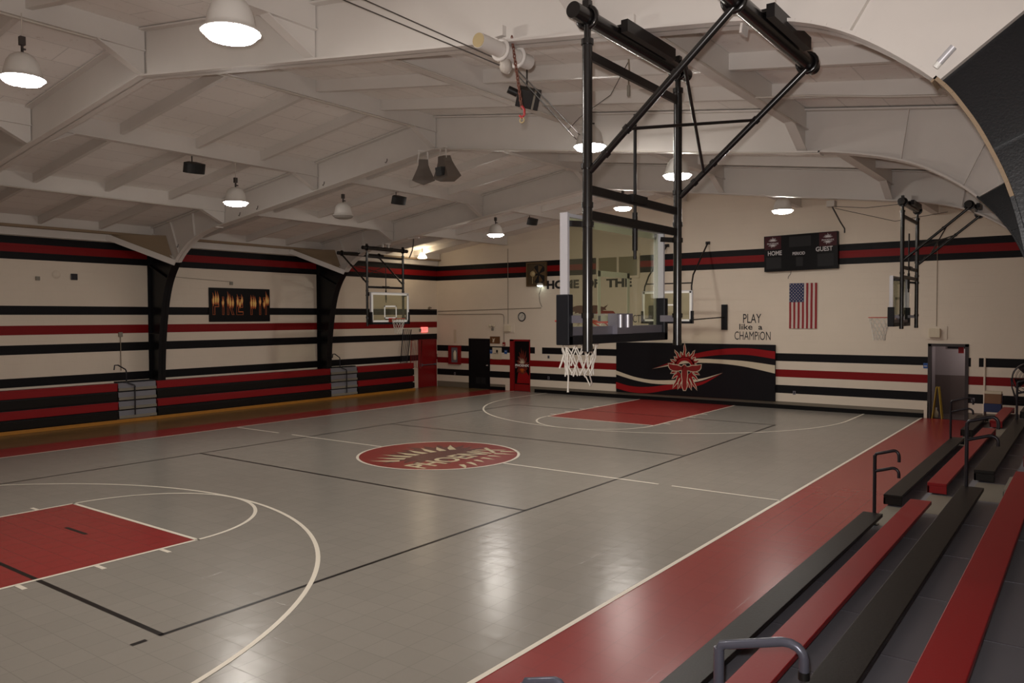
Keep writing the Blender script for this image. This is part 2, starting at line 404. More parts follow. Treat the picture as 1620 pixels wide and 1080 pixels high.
# black skirting in runs between the doors
mb = MB()
for a, b in ((-8.93, -8.14), (-6.62, 7.70)): mb.box(a, b, YF-.05, YF, 0, .135, 'baseboard_black')
mb.build('baseboard_far', kind='structure')
mb = MB()
mb.box(-8.13, -7.91, YF-.03, YF, 0, .3, 'wall_cream'); mb.box(7.71, 7.83, YF-.03, YF, 0, .45, 'wall_cream')
mb.build('trim_1', kind='structure')
mb = MB()      # cream boxed pipe runs that break the black stripe beside two doors
mb.box(-6.62, -6.27, YF-.012, YF, 1.57, 1.87, 'wall_cream'); mb.box(8.93, 9.13, YF-.012, YF, 1.57, 1.87, 'wall_cream')
mb.build('trim_2', kind='structure')

# ------------------------------------------------------------------ doors
def door_root(n):
    o = bpy.data.objects.new('door_%d' % n, None); COL.objects.link(o); o['kind'] = 'structure'; return o
d = door_root(1)
MB().box(D1[0]+.02, D1[1]-.05, YF-.01, YF+.04, .01, D1[2]-.02, 'door_black').build('leaf', d, .004)
mb = MB(); mb.box(D1[0], D1[0]+.05, YF-.03, YF+.1, 0, D1[2], 'door_black'); mb.box(D1[1]-.05, D1[1], YF-.03, YF+.1, 0, D1[2], 'door_black'); mb.box(D1[0], D1[1], YF-.03, YF+.1, D1[2]-.04, D1[2], 'door_black'); mb.build('door_frame', d)
mb = MB(); mb.lathe([(.0, 0), (.035, .0), (.035, .012), (.014, .014), (.014, .045), (.032, .055), (.03, .075), (0, .08)], 'chrome', (D1[1]-.13, YF-.01, 1.02), 14, Matrix.Rotation(PI/2, 3, 'X')); mb.build('door_knob', d, label='round metal knob')
mb = MB()
for k in range(2): mb.box(-9.75+.3*k, -9.5+.3*k, YF-.014, YF-.01, .22, .5, 'dark_void')
mb.build('vent_panel', d)
d = door_root(2)
mb = MB(); x0, x1, zt = D2
mb.box(x0, x0+.20, YF-.02, YF+.12, 0, zt, 'door_red'); mb.box(x1-.04, x1, YF-.02, YF+.12, 0, zt, 'door_red'); mb.box(x0, x1, YF-.02, YF+.12, zt-.07, zt, 'door_red'); mb.build('door_frame', d, label='red door frame')
MB().box(x0+.22, x1-.04, YF+.02, YF+.06, .01, zt-.07, 'door_red').build('leaf', d, .004)
mb = MB(); px0, px1 = x0+.235, x1-.045; cx = (px0+px1)/2; pw = px1-px0
pm = lambda e: (lambda a, b: Vector((cx+a, YF+.02-e, b)))
mb.flat([(-pw/2, .30), (pw/2, .30), (pw/2, zt-.075), (-pw/2, zt-.075)], pm(.002), 'poster_black')
mb.flat([(x*.62, 1.05+y*1.35) for x, y in rnd_flame(17, .34, .62, 0, 2*PI, 5)], pm(.004), 'flame_red')
mb.flat([(x*.55, 1.12+y*.9) for x, y in rnd_flame(9, .14, .42, .3, PI-.3, 8)]+[(-.1, 1.16), (.1, 1.16)], pm(.006), 'mat_cream')
mb.flat([(x*.55, .98+y*.9) for x, y in rnd_flame(9, .12, .36, PI+.3, 2*PI-.3, 9)], pm(.006), 'flame_orange')
mb.flat([(-pw*.36, .34), (pw*.5, .34), (pw*.5, .62), (pw*.3, .8), (0, .7), (-pw*.25, .8)], pm(.005), 'mat_red')
word(mb, 'PHOENIX', .10, lambda a, b: Vector((cx+a, YF+.012, 1.03+b)), 'white_paint', width=.70, bold=.03, center=True)
mb.build('door_poster', d, label='flame poster with the white word PHOENIX')
MB().lathe([(.0, 0), (.03, 0), (.03, .02), (.015, .022), (.015, .05), (.028, .06), (0, .075)], 'chrome', (x0+.31, YF+.016, .98), 12, Matrix.Rotation(PI/2, 3, 'X')).build('door_knob', d)
d = door_root(3)
mb = MB(); x0, x1, zt = D3
mb.box(x0-.04, x0+.05, YF-.03, YF+.16, 0, zt+.05, 'frame_dark'); mb.box(x1-.06, x1+.03, YF-.03, YF+.16, 0, zt+.05, 'frame_dark'); mb.box(x0-.04, x1+.03, YF-.03, YF+.16, zt-.03, zt+.05, 'frame_dark'); mb.build('door_frame', d, label='dark frame of an open doorway')
# hallway behind the open doorway
mb = MB(); hy = YF+1.5
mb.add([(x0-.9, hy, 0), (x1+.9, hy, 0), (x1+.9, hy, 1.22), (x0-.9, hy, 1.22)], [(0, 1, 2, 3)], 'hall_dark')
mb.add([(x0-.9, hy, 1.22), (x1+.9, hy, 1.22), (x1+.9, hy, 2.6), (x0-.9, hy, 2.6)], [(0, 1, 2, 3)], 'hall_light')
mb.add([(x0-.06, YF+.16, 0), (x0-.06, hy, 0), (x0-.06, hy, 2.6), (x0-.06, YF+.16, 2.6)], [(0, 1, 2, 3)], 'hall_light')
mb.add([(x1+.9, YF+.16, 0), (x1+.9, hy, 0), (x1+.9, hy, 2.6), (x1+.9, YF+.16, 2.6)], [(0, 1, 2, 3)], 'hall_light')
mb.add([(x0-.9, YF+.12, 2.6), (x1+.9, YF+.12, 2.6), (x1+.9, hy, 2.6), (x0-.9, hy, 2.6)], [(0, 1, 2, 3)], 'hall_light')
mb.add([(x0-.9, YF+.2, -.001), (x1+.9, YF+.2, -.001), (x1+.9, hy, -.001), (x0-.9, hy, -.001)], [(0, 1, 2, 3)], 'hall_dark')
mb.build('wall_hall', kind='structure')
mb = MB(); mb.box(8.12, 8.60, hy-.03, hy-.004, 2.06, 2.19, 'score_black'); tag(mb.build('wall_sign'), 'small black sign board high in the hall behind the open doorway', 'sign')
mb = MB(); mb.box(8.58, 8.72, YF+.17, YF+.2, 1.97, 2.15, 'mat_red'); tag(mb.build('wall_sign'), 'small red sign just inside the top of the open doorway', 'sign')
hl = bpy.data.lights.new('hall_fill', 'POINT'); hlo = bpy.data.objects.new('hall_fill', hl); COL.objects.link(hlo); hl.energy = 14; hl.color = (1, .93, .9); hl.shadow_soft_size = .15; hlo.location = (9.2, YF+.9, 2.45)  # added fill light without a fitting, brightens the hallway walls
d = door_root(4)
mb = MB(); y0, y1, zt = D4
MB().box(XL-.05, XL+.0, y0+.04, y1-.04, .01, zt-.04, 'door_red').build('leaf', d)
mb.box(XL-.1, XL+.03, y0, y0+.05, 0, zt, 'door_red'); mb.box(XL-.1, XL+.03, y1-.05, y1, 0, zt, 'door_red'); mb.box(XL-.1, XL+.03, y0, y1, zt-.05, zt, 'door_red'); mb.build('door_frame', d)
mb = MB(); mb.cyl((XL+.07, y0+.12, 1.0), (XL+.07, y1-.1, 1.0), .022, 'galvanised'); mb.box(XL, XL+.1, y0+.08, y0+.2, .94, 1.06, 'galvanised'); mb.box(XL, XL+.1, y1-.16, y1-.08, .96, 1.04, 'galvanised'); mb.build('push_bar', d, label='metal push bar')

# ------------------------------------------------------------------ ceiling: deck with purlins and joists
FY = [-13.35, -6.70, -.05, 6.60, 13.25]
mb = MB()
for sgn in (-1, 1):
    xe = XL if sgn < 0 else XR
    mb.add([(0, YN, 7.54), (0, YF, 7.54), (xe, YF, deckz(xe)), (xe, YN, deckz(xe))], [(0, 1, 2, 3)], 'ceiling_white')
    mb.add([(0, YN, 7.66), (0, YF, 7.66), (xe, YF, deckz(xe)+.12), (xe, YN, deckz(xe)+.12)], [(3, 2, 1, 0)], 'ceiling_white')
ceil = mb.build('ceiling', kind='structure')
PX = [-8, -4, 0, 4, 8]
for b in range(4):
    ya, yb = FY[b]+.03, FY[b+1]-.03
    for x in PX:
        mb = MB(); zt = deckz(x)+(.0 if x else -.0); bot = zt-.34
        mb.box(x-.05, x+.05, ya, yb, bot, zt+.01, 'steel_white'); mb.box(x-.09, x+.09, ya, yb, bot-.015, bot, 'steel_white')
        # haunches: sloping brace plates down to the frame's lower flange
        for ye, s_ in ((ya, 1), (yb, -1)):
            z0 = 6.80-.135*abs(x)+.03
            if (s_ < 0 and b == 3) or (s_ > 0 and b == 0): continue
            poly = [(ye, bot), (ye+s_*.72, bot), (ye+s_*.02, z0), (ye, z0)]
            mb.prism(poly, lambda a, c, dd, x=x: Vector((x+dd, a, c)), -.035, .035, 'steel_white')
            mb.beam((x, ye+s_*.72, bot-.01), (x, ye+s_*.03, z0), .15, .02, 'steel_white', (1, 0, 0) if False else (0, 0, 1))
        mb.build('purlin', ceil)
    for sgn in (-1, 1):
        x = sgn*11.8; mb = MB(); mb.box(x-.07, x+.07, ya, yb, 5.66, deckz(x)+.02, 'steel_white'); mb.box(x-.14, x+.14, ya, yb, 5.59, 5.66, 'board_and_shade_brown'); mb.build('eave_beam', ceil)
        mb = MB(); mb.box(*sorted((sgn*11.84, sgn*11.97)), ya, yb, 5.38, 5.59, 'steel_white'); mb.build('fascia', ceil)
    for k in range(1, 4):
        y = FY[b]+(FY[b+1]-FY[b])*k/4
        for i in range(6):
            xs = [-11.8, -8, -4, 0, 4, 8, 11.8]; xa, xb = xs[i]+.05, xs[i+1]-.05
            mb = MB(); poly = [(xa, deckz(xa)+.01), (xb, deckz(xb)+.01), (xb, deckz(xb)-.21), (xa, deckz(xa)-.21)]
            mb.prism(poly, lambda a, c, dd, y=y: Vector((a, y+dd, c)), -.045, .045, 'steel_white'); mb.build('joist', ceil)
mb = MB(); mb.flat([(2.0, -10.35), (2.95, -10.35), (3.0, -9.95), (2.1, -9.85)], lambda a, b: Vector((a, b, deckz(a)-.004)), 'deck_beige'); mb.build('stain_patch', ceil, label='bare brown patch of torn ceiling board')

# ------------------------------------------------------------------ the three steel frames
PR_STD = [(0, 6.80), (8.3, 5.69), (8.75, 5.61), (9.2, 5.50), (9.6, 5.36), (9.95, 5.17), (10.3, 4.92), (10.6, 4.62), (10.85, 4.28), (11.03, 3.9), (11.18, 3.4), (11.33, 2.6), (11.43, 1.6), (11.5, 0)]
PR_A = [(0, 6.80), (8.91, 5.60), (9.5, 5.51), (10.03, 5.37), (10.46, 5.14), (10.89, 4.79), (11.08, 4.54), (11.23, 4.26), (11.37, 3.9), (11.48, 3.4), (11.58, 2.6), (11.64, 1.6), (11.68, 0)]
def smooth(pr, n=4):
    out = []
    for i in range(len(pr)-1):
        p0, p1, p2, p3 = pr[max(0, i-1)], pr[i], pr[i+1], pr[min(len(pr)-1, i+2)]
        if i == 0: out.append(p1); continue
        for k in range(n):
            t = k/n; h = [.5*(2*p1[c]+(p2[c]-p0[c])*t+(2*p0[c]-5*p1[c]+4*p2[c]-p3[c])*t*t+(3*p1[c]-p0[c]-3*p2[c]+p3[c])*t**3) for c in (0, 1)]
            out.append(tuple(h))
    return out+[pr[-1]]
PR_STD, PR_A = [PR_STD[0], (7.4, 5.80)]+PR_STD[1:], [PR_A[0], (7.6, 5.775)]+PR_A[1:]
def frame(Y, label, prr, prl):
    root = thing('roof_frame', label, 'steel frame', (0, Y, 0))
    for sgn, pr in ((1, prr), (-1, prl)):
        isA = pr is PR_A; coarse = pr; pr = smooth(pr)
        xo = 12.0 if sgn < 0 else 12.35
        # split at the paint change, z about 4.75
        k = next(i for i, p in enumerate(pr) if p[1] < 4.80)
        p0_, p1_ = pr[k-1], pr[k]; t = (p0_[1]-4.78)/(p0_[1]-p1_[1]); bp = (p0_[0]+(p1_[0]-p0_[0])*t, 4.78)
        top = pr[:k]+[bp]; low = [bp]+pr[k:]
        oc = (xo-.05, deckz(xo)-.02)
        def wmap(a, b, dd, s=sgn): return Vector((s*a, dd, b))
        def flange(mb, pts, m, w_=.25, th=.026):
            for i in range(len(pts)-1):
                (xa, za), (xb, zb) = pts[i], pts[i+1]; dx, dz = xb-xa, zb-za; L = math.hypot(dx, dz); nx, nz = -dz/L*th, dx/L*th
                mb.prism([(xa, za), (xb, zb), (xb+nx, zb+nz), (xa+nx, za+nz)], wmap, -w_/2, w_/2, m)
        mb = MB(); mb.prism(top+[oc, (0, 7.52)], wmap, -.012, .012, 'steel_white'); flange(mb, top, 'steel_white')
        flange(mb, [(0, 7.50), (xo-.05, deckz(xo)-.045)], 'steel_white')
        mb.build('rafter', root)
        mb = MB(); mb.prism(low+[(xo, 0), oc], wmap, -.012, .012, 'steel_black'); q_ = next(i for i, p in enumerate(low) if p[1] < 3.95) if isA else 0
        if q_: flange(mb, low[:q_+1], 'board_and_shade_brown')  # white flange lying in shade: the shade is painted in as brown
        flange(mb, low[q_:], 'steel_black')
        mb.prism([(xo-.022, 0), (xo, 0), (xo, oc[1]), (xo-.022, oc[1])], wmap, -.11, .11, 'steel_black')
        mb.build('column', root, label='black painted column')
        # stiffener plates, one mesh each, across the web
        def stiff(pa, pb, m, w_=.20):
            mb = MB(); a, b = Vector((sgn*pa[0], 0, pa[1])), Vector((sgn*pb[0], 0, pb[1])); mb.beam(a, b, w_, .02, m, (0, 1, 0) if abs(pb[0]-pa[0]) > 9 else (0, 0, 1)); mb.build('stiffener', root)
        stiff(bp, oc, 'steel_white', .15)
        stiff((9.45, 5.44), (9.55, deckz(9.55)-.05), 'steel_white', .14); stiff((10.28, 4.98 if not isA else 5.25), (10.75, deckz(10.75)-.06), 'steel_white', .14)
        q = next(i for i, p in enumerate(pr) if p[1] < 4.3); stiff((pr[q][0], pr[q][1]), (xo-.03, 4.75), 'steel_black'); stiff((coarse[-3][0], 2.6), (xo-.03, 2.62), 'steel_black')
        # eave knee brace on the camera side of the column: plate and its lower flange
        if sgn < 0:
            e = sgn*11.86
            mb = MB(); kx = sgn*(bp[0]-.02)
            mb.add([(e, -1.30, 5.60), (kx+sgn*.60, -.03, 5.62), (kx+sgn*.22, -.03, 4.86)], [(0, 1, 2)], 'board_and_shade_brown')
            mb.add([(e, -1.30, 5.585), (kx+sgn*.60, -.03, 5.605), (kx+sgn*.22, -.03, 4.845)], [(2, 1, 0)], 'board_and_shade_brown')
            a, b = Vector((e, -1.42, 5.52)), Vector((kx, -.10, 4.76))
            mb.beam(a, b, .10, .17, 'steel_white'); mb.build('knee_brace', root)
    # small hooks along the lower flange of the rafter
    return root
fA = frame(-6.70, 'nearest white steel roof frame, its black column foot in the top right corner', PR_A, PR_STD)
fB = frame(-.05, 'middle white steel roof frame over the centre line with two grey loudspeakers at its peak', PR_STD, PR_STD)
fC = frame(6.60, 'farthest white steel roof frame, carrying the hanging hoops at the far end', PR_STD, PR_STD)
for i, x in enumerate((-10.2, -7.1, -6.3, -3.6, -1.4)):
    mb = MB(); z = 6.80-.135*abs(x)+.10 if x > -8.5 else 5.25
    mb.path([(x, -.115, z+.05), (x+.04, -.15, z+.03), (x+.045, -.16, z-.01), (x+.01, -.16, z-.05), (x-.03, -.15, z-.03)], .009, 'cable_dark', 6)
    mb.M = None; o = mb.build('hook', fB); o.location = (0, .05-.05, 0)

# ------------------------------------------------------------------ high-bay lamps
def make_lamp(label, x, y, z, lit=True, top=None, g='high bay lamps'):
    root = thing('high_bay_lamp', label, 'lamp', (x, y, z), 0, g); S = Matrix.Scale(1.045, 4)
    mb = MB(S); mb.lathe([(.035, .33), (.085, .32), (.145, .28), (.185, .22), (.21, .14), (.222, .07), (.235, .03), (.268, .010), (.275, 0), (.268, -.004), (.25, 0), (.215, .04), (.19, .10), (.16, .2), (.1, .28), (.0, .30)], 'lamp_shell', n=28); mb.lathe([(0, .332), (.036, .33)], 'lamp_shell', n=28)
    mb.build('lamp_shade', root)
    mb = MB(S); mb.lathe([(.252, .002), (.245, -.02), (.21, -.055), (.13, -.075), (0, -.08)], 'lamp_lens' if lit else 'lamp_lens_off', n=28)
    mb.build('lens', root, label='glowing glass lens' if lit else 'unlit grey glass lens')
    mb = MB(S); mb.box(-.032, .032, -.032, .032, .43, .54, 'lamp_metal'); mb.cyl((0, 0, .32), (0, 0, .44), .018, 'lamp_metal', 8); mb.cyl((.0, 0, .38), (.085, 0, .36), .014, 'lamp_metal', 6)
    mb.build('junction_box', root)
    ztop = (deckz(x)+.01 if top is None else top)-z
    mb = MB(); mb.cyl((0, 0, .55), (0, 0, max(.58, ztop)), .008, 'conduit_white', 8); mb.build('hanger', root)
    return root
make_lamp('largest lit white high bay lamp at the top, hanging near the camera', 5.09, -8.63, 5.85)
make_lamp('lit white high bay lamp at the upper left edge of the ceiling', .15, -8.50, 6.33, top=7.21)
make_lamp('lit high bay lamp over the left court, below a black corner speaker', -4.0, -2.41, 5.73, top=6.67)
make_lamp('unlit high bay lamp hanging left of the two grey loudspeakers', -4.0, .79, 5.75, lit=False, top=6.67)
make_lamp('lit high bay lamp toward the far left, hanging above the exhaust fan', -4.0, 7.3, 5.79, top=6.67)
make_lamp('lit high bay lamp crossed by the left pole of the nearest hoop frame', 4.83, -1.47, 6.01)
make_lamp('lit high bay lamp crossed by the right pole of the nearest hoop frame', 5.3, 1.03, 5.82)
make_lamp('lit high bay lamp seen between the two poles above the nearest backboard', .1, 8.4, 6.43, top=7.21)
make_lamp('lit high bay lamp on the far right above the scoreboard', 5.07, 8.12, 5.91)
# small all-glass lamp in the far corner
q = Vector((-11.0, 11.3, 5.62))
root = thing('glass_lamp', 'small glowing bell lamp in the far left ceiling corner', 'lamp', q)
mb = MB(); mb.lathe([(0, .19), (.05, .185), (.10, .15), (.14, .08), (.19, 0), (.185, -.04), (0, -.06)], 'lamp_glow', n=20); mb.build('lamp_shade', root)
mb = MB(); mb.cyl((0, 0, .18), (0, 0, deckz(q.x)-q.z), .015, 'lamp_metal', 8); mb.build('hanger', root)

# ------------------------------------------------------------------ basketball goals
def board(root, pad=True):
    """glass board facing local -x, centre y=0, front face at x=0"""
    W, z0, z1 = .915, 2.90, 3.97
    gb = MB(); gb.box(.004, .016, -W+.02, W-.02, z0+.02, z1-.02, 'board_glass')
    bd = gb.build('backboard', root, label='clear glass backboard')
    mb = MB()
    for s in (-1, 1): mb.box(.0, .075, s*W-.016, s*W+.016, z0, z1, 'aluminium')
    mb.box(0, .045, -W, W, z1-.03, z1, 'aluminium'); mb.box(.0, .075, -W, W, z0, z0+.03, 'aluminium')
    mb.build('board_frame', bd, label='silver metal edge frame')
    mb = MB()
    for s in (-1, 1): mb.box(.001, .0035, s*(W-.05)-.035, s*(W-.05)+.035, z0+.02, z1-.02, 'white_paint')
    for z in (z0+.06, z1-.055): mb.box(.001, .0035, -W+.02, W-.02, z-.035, z+.035, 'white_paint')
    for s in (-1, 1): mb.box(.001, .0035, s*.28-.026, s*.28+.026, 3.05, 3.51, 'white_paint')
    for z in (3.075, 3.485): mb.box(.001, .0035, -.305, .305, z-.026, z+.026, 'white_paint')
    mb.build('shooter_square', bd, label='white painted target and border lines')
    if pad:
        mb = MB(); mb.box(-.03, .10, -W-.03, W+.03, z0-.05, z0+.03, 'pad_black')
        for s in (-1, 1): mb.box(-.03, .10, s*W-.035, s*W+.045 if s > 0 else s*W+.035, z0-.05, z0+.38, 'pad_black')
        mb.build('edge_pad', bd, .008, label='black foam edge padding')
    return bd
def rim_net(root, torn=0):
    mb = MB(); cx, zr = -.385, 3.05
    mb.path([(cx+.2286*math.cos(2*PI*k/32), .2286*math.sin(2*PI*k/32), zr) for k in range(32)], .010, 'rim_orange', 8, closed=True)
    mb.box(-.16, .0, -.075, .075, zr-.02, zr+.0, 'rim_orange'); mb.box(-.012, .0, -.09, .09, zr-.13, zr+.02, 'rim_orange')
    for s in (-1, 1): mb.cyl((-.19, s*.11, zr), (0, s*.07, zr-.11), .008, 'rim_orange', 6)
    r = mb.build('rim', root, label='orange metal rim')
    nb = MB(); n = 12; rows = 6; L = .52; rg = random.Random(4)
    def pt(k, j):
        rr = .225+(.125-.225)*min(1, j/rows*1.15); a = 2*PI*k/n
        sw = .0
        return Vector((cx+rr*math.cos(a)+sw, rr*math.sin(a), zr-.01-L*j/rows))
    for s in (1, -1):
        for k in range(n):
            jmax = rows
            if torn: jmax = rows-(1 if rg.random() < .15 else 0)
            pts = [pt(k+s*.5*j, j)+Vector((rg.uniform(-1, 1), rg.uniform(-1, 1), rg.uniform(-1, 1)))*.012*torn for j in range(jmax+1)]
            nb.path(pts, .0068, 'net_white', 5)
    if torn:
        nb.path([pt(0, rows)+Vector((.02, -.05, .02)), pt(1, rows)+Vector((0, 0, -.08)), pt(2, rows)+Vector((0, 0, -.11)), pt(3, rows)+Vector((0, 0, -.02))], .007, 'net_white', 6)
        p = pt(8.6, 3.4); nb.path([p, p+Vector((.0, -.004, -.14)), p+Vector((.006, .004, -.22)), p+Vector((0, .006, -.36)), p+Vector((0, .006, -.38))], [.007, .007, .007, .009, .011], 'net_white', 6)
        p = pt(7.4, 3.8); nb.path([p, p+Vector((-.01, -.02, -.06)), p+Vector((-.03, -.03, -.12))], .009, 'net_white', 6)
    nb.build('net', root, label='white string net')
def side_goal(label, X, Y, rz, pipez, torn=0):
    root = thing('basketball_goal', label, 'basketball hoop', (X, Y, 0), rz, 'basketball hoops hanging from the roof frames')
    board(root); rim_net(root, torn)
    px, py = .24, .88
    z1, z2 = pipez
    # grey channel and rim mounting box behind the board
    mb = MB(); mb.box(.02, .07, -.90, .90, 2.925, 3.005, 'galvanised'); mb.box(.02, .12, -.15, .15, 2.93, 3.12, 'galvanised')
    for s in (-1, 1): mb.cyl((.125, s*.07-.03, 2.99), (.125, s*.07-.03, 3.11), .016, 'aluminium', 8)
    mb.build('rim_mount', root, label='grey steel channel behind the board')
    for s in (-1, 1):
        mb = MB(); mb.cyl((px, s*py, 2.80), (px, s*py, z1-.19), .042, 'pipe_black', 16)
        for z, r in ((4.34, .053), (4.02, .05), (3.86, .053), (3.10, .053), (z1-.20, .052), (2.83, .045)): mb.cyl((px, s*py, z-.022), (px, s*py, z+.022), r, 'pipe_black', 16)
        mb.build('hanging_pole', root)
        mb = MB(); mb.cyl((px, s*py, z1-.21), (px, s*py, z1-.04), .028, 'pipe_black', 12)
        mb.path([(px+.085*math.cos(t), s*py, z1+.085*math.sin(t)) for t in [2*PI*k/16 for k in range(16)]], .022, 'pipe_black', 6, closed=True); mb.box(px-.03, px+.03, s*py-.03, s*py+.03, z1+.07, z1+.14, 'pipe_black')
        mb.build('pipe_clamp', root)
        # short arms from pole to board corners
        mb = MB(); mb.beam((px, s*py, 3.86), (.06, s*.88, 3.88), .04, .05, 'bar_black'); mb.build('board_arm', root)
        mb = MB(); mb.beam((px, s*py, 3.07), (.06, s*.88, 3.07), .05, .065, 'galvanised'); mb.build('board_arm', root, label='grey lower arm')
    mb = MB(); mb.cyl((px, -1.10, z1), (px, 1.08, z1), .066, 'pipe_black', 20); mb.build('support_pipe', root)
    X2 = 1.50
    mb = MB(); mb.cyl((X2, -1.10, z2), (X2, 1.08, z2), .066, 'pipe_black', 20); mb.build('support_pipe', root)
    for (x, z) in ((px, z1), (X2, z2)):
        mb = MB(); mb.box(x+.085, x+.15, -.46, .50, z-.02, z+.085, 'bar_black'); mb.box(x-.01, x+.085, -.40, .44, z+.05, z+.075, 'bar_black'); mb.build('mounting_plate', root)
        for s in (-1, 1): mb = MB(); mb.box(x-.05, x+.05, s*.14-.02, s*.14+.02, z+.06, z+.24, 'steel_white'); mb.build('beam_clip', root, label='white clip on the roof beam')
    zb = 4.30
    tops = []
    for s in (-1, 1):
        mb = MB(); a, b = Vector((px+.03, s*py, zb)), Vector((X2, s*.90, z2-.05)); mb.cyl(a, b, .029, 'pipe_black', 12)
        for t in (.12, .28, .62): c = a.lerp(b, t); dd = (b-a).normalized()*.02; mb.cyl(c-dd, c+dd, .038, 'pipe_black', 12)
        mb.path([(X2+.085*math.cos(t), s*.90, z2+.085*math.sin(t)) for t in [2*PI*k/16 for k in range(16)]], .022, 'pipe_black', 6, closed=True)
        mb.build('diagonal_brace', root); tops.append((a, b))
    for (t0, t1) in ((.28, .62), (.68, .20)):
        mb = MB(); mb.cyl(tops[0][0].lerp(tops[0][1], t0), tops[1][0].lerp(tops[1][1], t1), .014, 'bar_black', 8); mb.build('cross_rod', root)
    for z, hh in ((z1-.30, .075), (4.15, .075), (3.94, .075)):
        mb = MB(); mb.beam((px, -py, z), (px, py, z), .03, hh, 'bar_black'); mb.build('cross_bar', root)
    mb = MB(); mb.cyl((px-.02, 0, 3.62), (px-.02, 0, 4.95), .016, 'bar_black', 8); mb.box(px-.06, px+.04, -.14, .14, 4.13, 4.20, 'bar_black'); mb.cyl((px-.02, 0, 3.70), (px-.02, 0, 4.05), .026, 'bar_black', 8); mb.build('height_screw', root)
    return root
side_goal('large nearest hoop seen from behind on a black pipe frame hanging from the roof', 8.20, -6.66, 0, (5.56, 5.40), 1)
side_goal('hanging hoop on the left with its glass board facing the court, near the exit sign', -8.20, 6.64, PI, (5.50, 5.38))
side_goal('hanging hoop on the far right with its rim pointing left, above the open doorway', 8.20, 6.56, 0, (5.56, 5.38))
# a crank stick hanging on the far right goal
# end goal, braced off the far wall
root = thing('basketball_goal', 'hoop braced off the far wall, seen past the nearest glass board', 'basketball hoop', (.05, 11.6, 0), PI/2)
board(root); rim_net(root)
for s in (-1, 1):
    mb = MB(); mb.path([(.06, s*.88, 3.90), (.08, s*.87, 4.12), (.30, s*.83, 4.5), (1.66, s*.78, 5.67)], .028, 'bar_black', 8); mb.box(1.62, 1.70, s*.78-.07, s*.78+.07, 5.62, 5.72, 'bar_black'); mb.build('wall_brace', root)
    mb = MB(); mb.cyl((.06, s*.9, 2.98), (1.64, s*1.40, 3.06), .02, 'bar_black', 8); mb.build('lower_arm', root)
    mb = MB(); mb.box(1.62, 1.70, s*1.40-.10, s*1.40+.10, 2.62, 3.50, 'pad_black'); mb.build('wall_plate', root)
mb = MB(); mb.cyl((.16, -.86, 4.22), (.16, .86, 4.22), .022, 'bar_black', 8); mb.build('cross_bar', root)

# ------------------------------------------------------------------ bleachers
def seat_mesh(x0, x1, y0, y1, z, m, capped=True):
    mb = MB(); mb.box(x0, x1, y0, y1, z-.045, z, m); mb.box(x0, x0+.03, y0, y1-(0 if capped else .15), z-.15, z-.045, m)
    if capped: mb.box(x0, x1, y0, y0+.03, z-.15, z-.045, m); mb.box(x0, x1, y1-.03, y1, z-.15, z-.045, m)
    return mb
def right_section(y0, y1, label, rows=5):
    root = thing('bleacher', label, 'bleacher', (9.33, y0, 0), 0, 'pulled out bleachers on the right')
    T = Matrix.Translation((-9.33, -y0, 0))
    for k in range(rows):
        xs, zs = 9.335+.585*k, .42+.25*k
        col = 'seat_black' if k % 2 == 0 else 'seat_red'
        mb = seat_mesh(xs, xs+.25, y0, y1, zs, col, y0 > -8)
        for v in mb.v: v += Vector((-9.33, -y0, 0))
        mb.build('seat', root, .006, label='black seat plank' if k % 2 == 0 else 'red seat plank')
        # footboard deck behind this seat, in joined lengths
        zd = .25*(k+1)-.0
        mb = MB(T); n = max(1, round((y1-y0)/1.45)); dy = (y1-y0)/n
        for j in range(n): mb.box(xs+.05, xs+.64, y0+dy*j+.003, y0+dy*(j+1)-.003, zd-.04, zd, 'deck_grey')
        for j in range(1, n): mb.box(xs+.05, xs+.58, y0+dy*j-.006, y0+dy*j+.006, zd-.03, zd+.003, 'galvanised')
        mb.box(xs+.56, xs+.66, y0, y1, zd-.05, zd+.004, 'deck_beige')
        mb.build('footboard', root, label='grey footboard')
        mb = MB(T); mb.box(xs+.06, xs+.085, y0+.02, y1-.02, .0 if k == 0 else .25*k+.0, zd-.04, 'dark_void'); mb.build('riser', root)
    return root
right_section(-8.78, -1.75, 'nearest bleacher section at the lower right, with long black and red seat planks')
right_section(-.47, 6.45, 'middle bleacher section on the right, beyond the first aisle rails')
right_section(7.85, 11.2, 'far bleacher section on the right, beside the fan and cardboard box')
right_section(-13.0, -10.1, 'bleacher section nearest the camera, below the picture edge', rows=3) if False else None
def right_aisle(y0, y1, label):
    root = thing('bleacher_aisle', label, 'aisle steps', (9.33, y0, 0), 0, 'aisles between the right bleachers')
    T = Matrix.Translation((-9.33, -y0, 0))
    for k in range(5):
        xs = 9.335+.585*k; zd = .25*(k+1)
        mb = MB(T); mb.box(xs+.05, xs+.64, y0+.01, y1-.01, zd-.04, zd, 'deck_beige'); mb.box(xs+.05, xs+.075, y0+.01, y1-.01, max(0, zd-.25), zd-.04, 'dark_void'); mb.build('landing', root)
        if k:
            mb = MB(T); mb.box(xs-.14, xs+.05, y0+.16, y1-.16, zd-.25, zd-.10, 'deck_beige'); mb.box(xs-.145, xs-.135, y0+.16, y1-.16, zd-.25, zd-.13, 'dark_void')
            mb.build('half_step', root, .01)
    return root
right_aisle(-1.75, -.47, 'beige stepped aisle between the nearest and middle right bleachers')
right_aisle(6.45, 7.85, 'stepped aisle between the middle and far right bleachers')
right_aisle(-10.1, -8.78, 'stepped aisle at the bottom right corner, under the grey handrails')
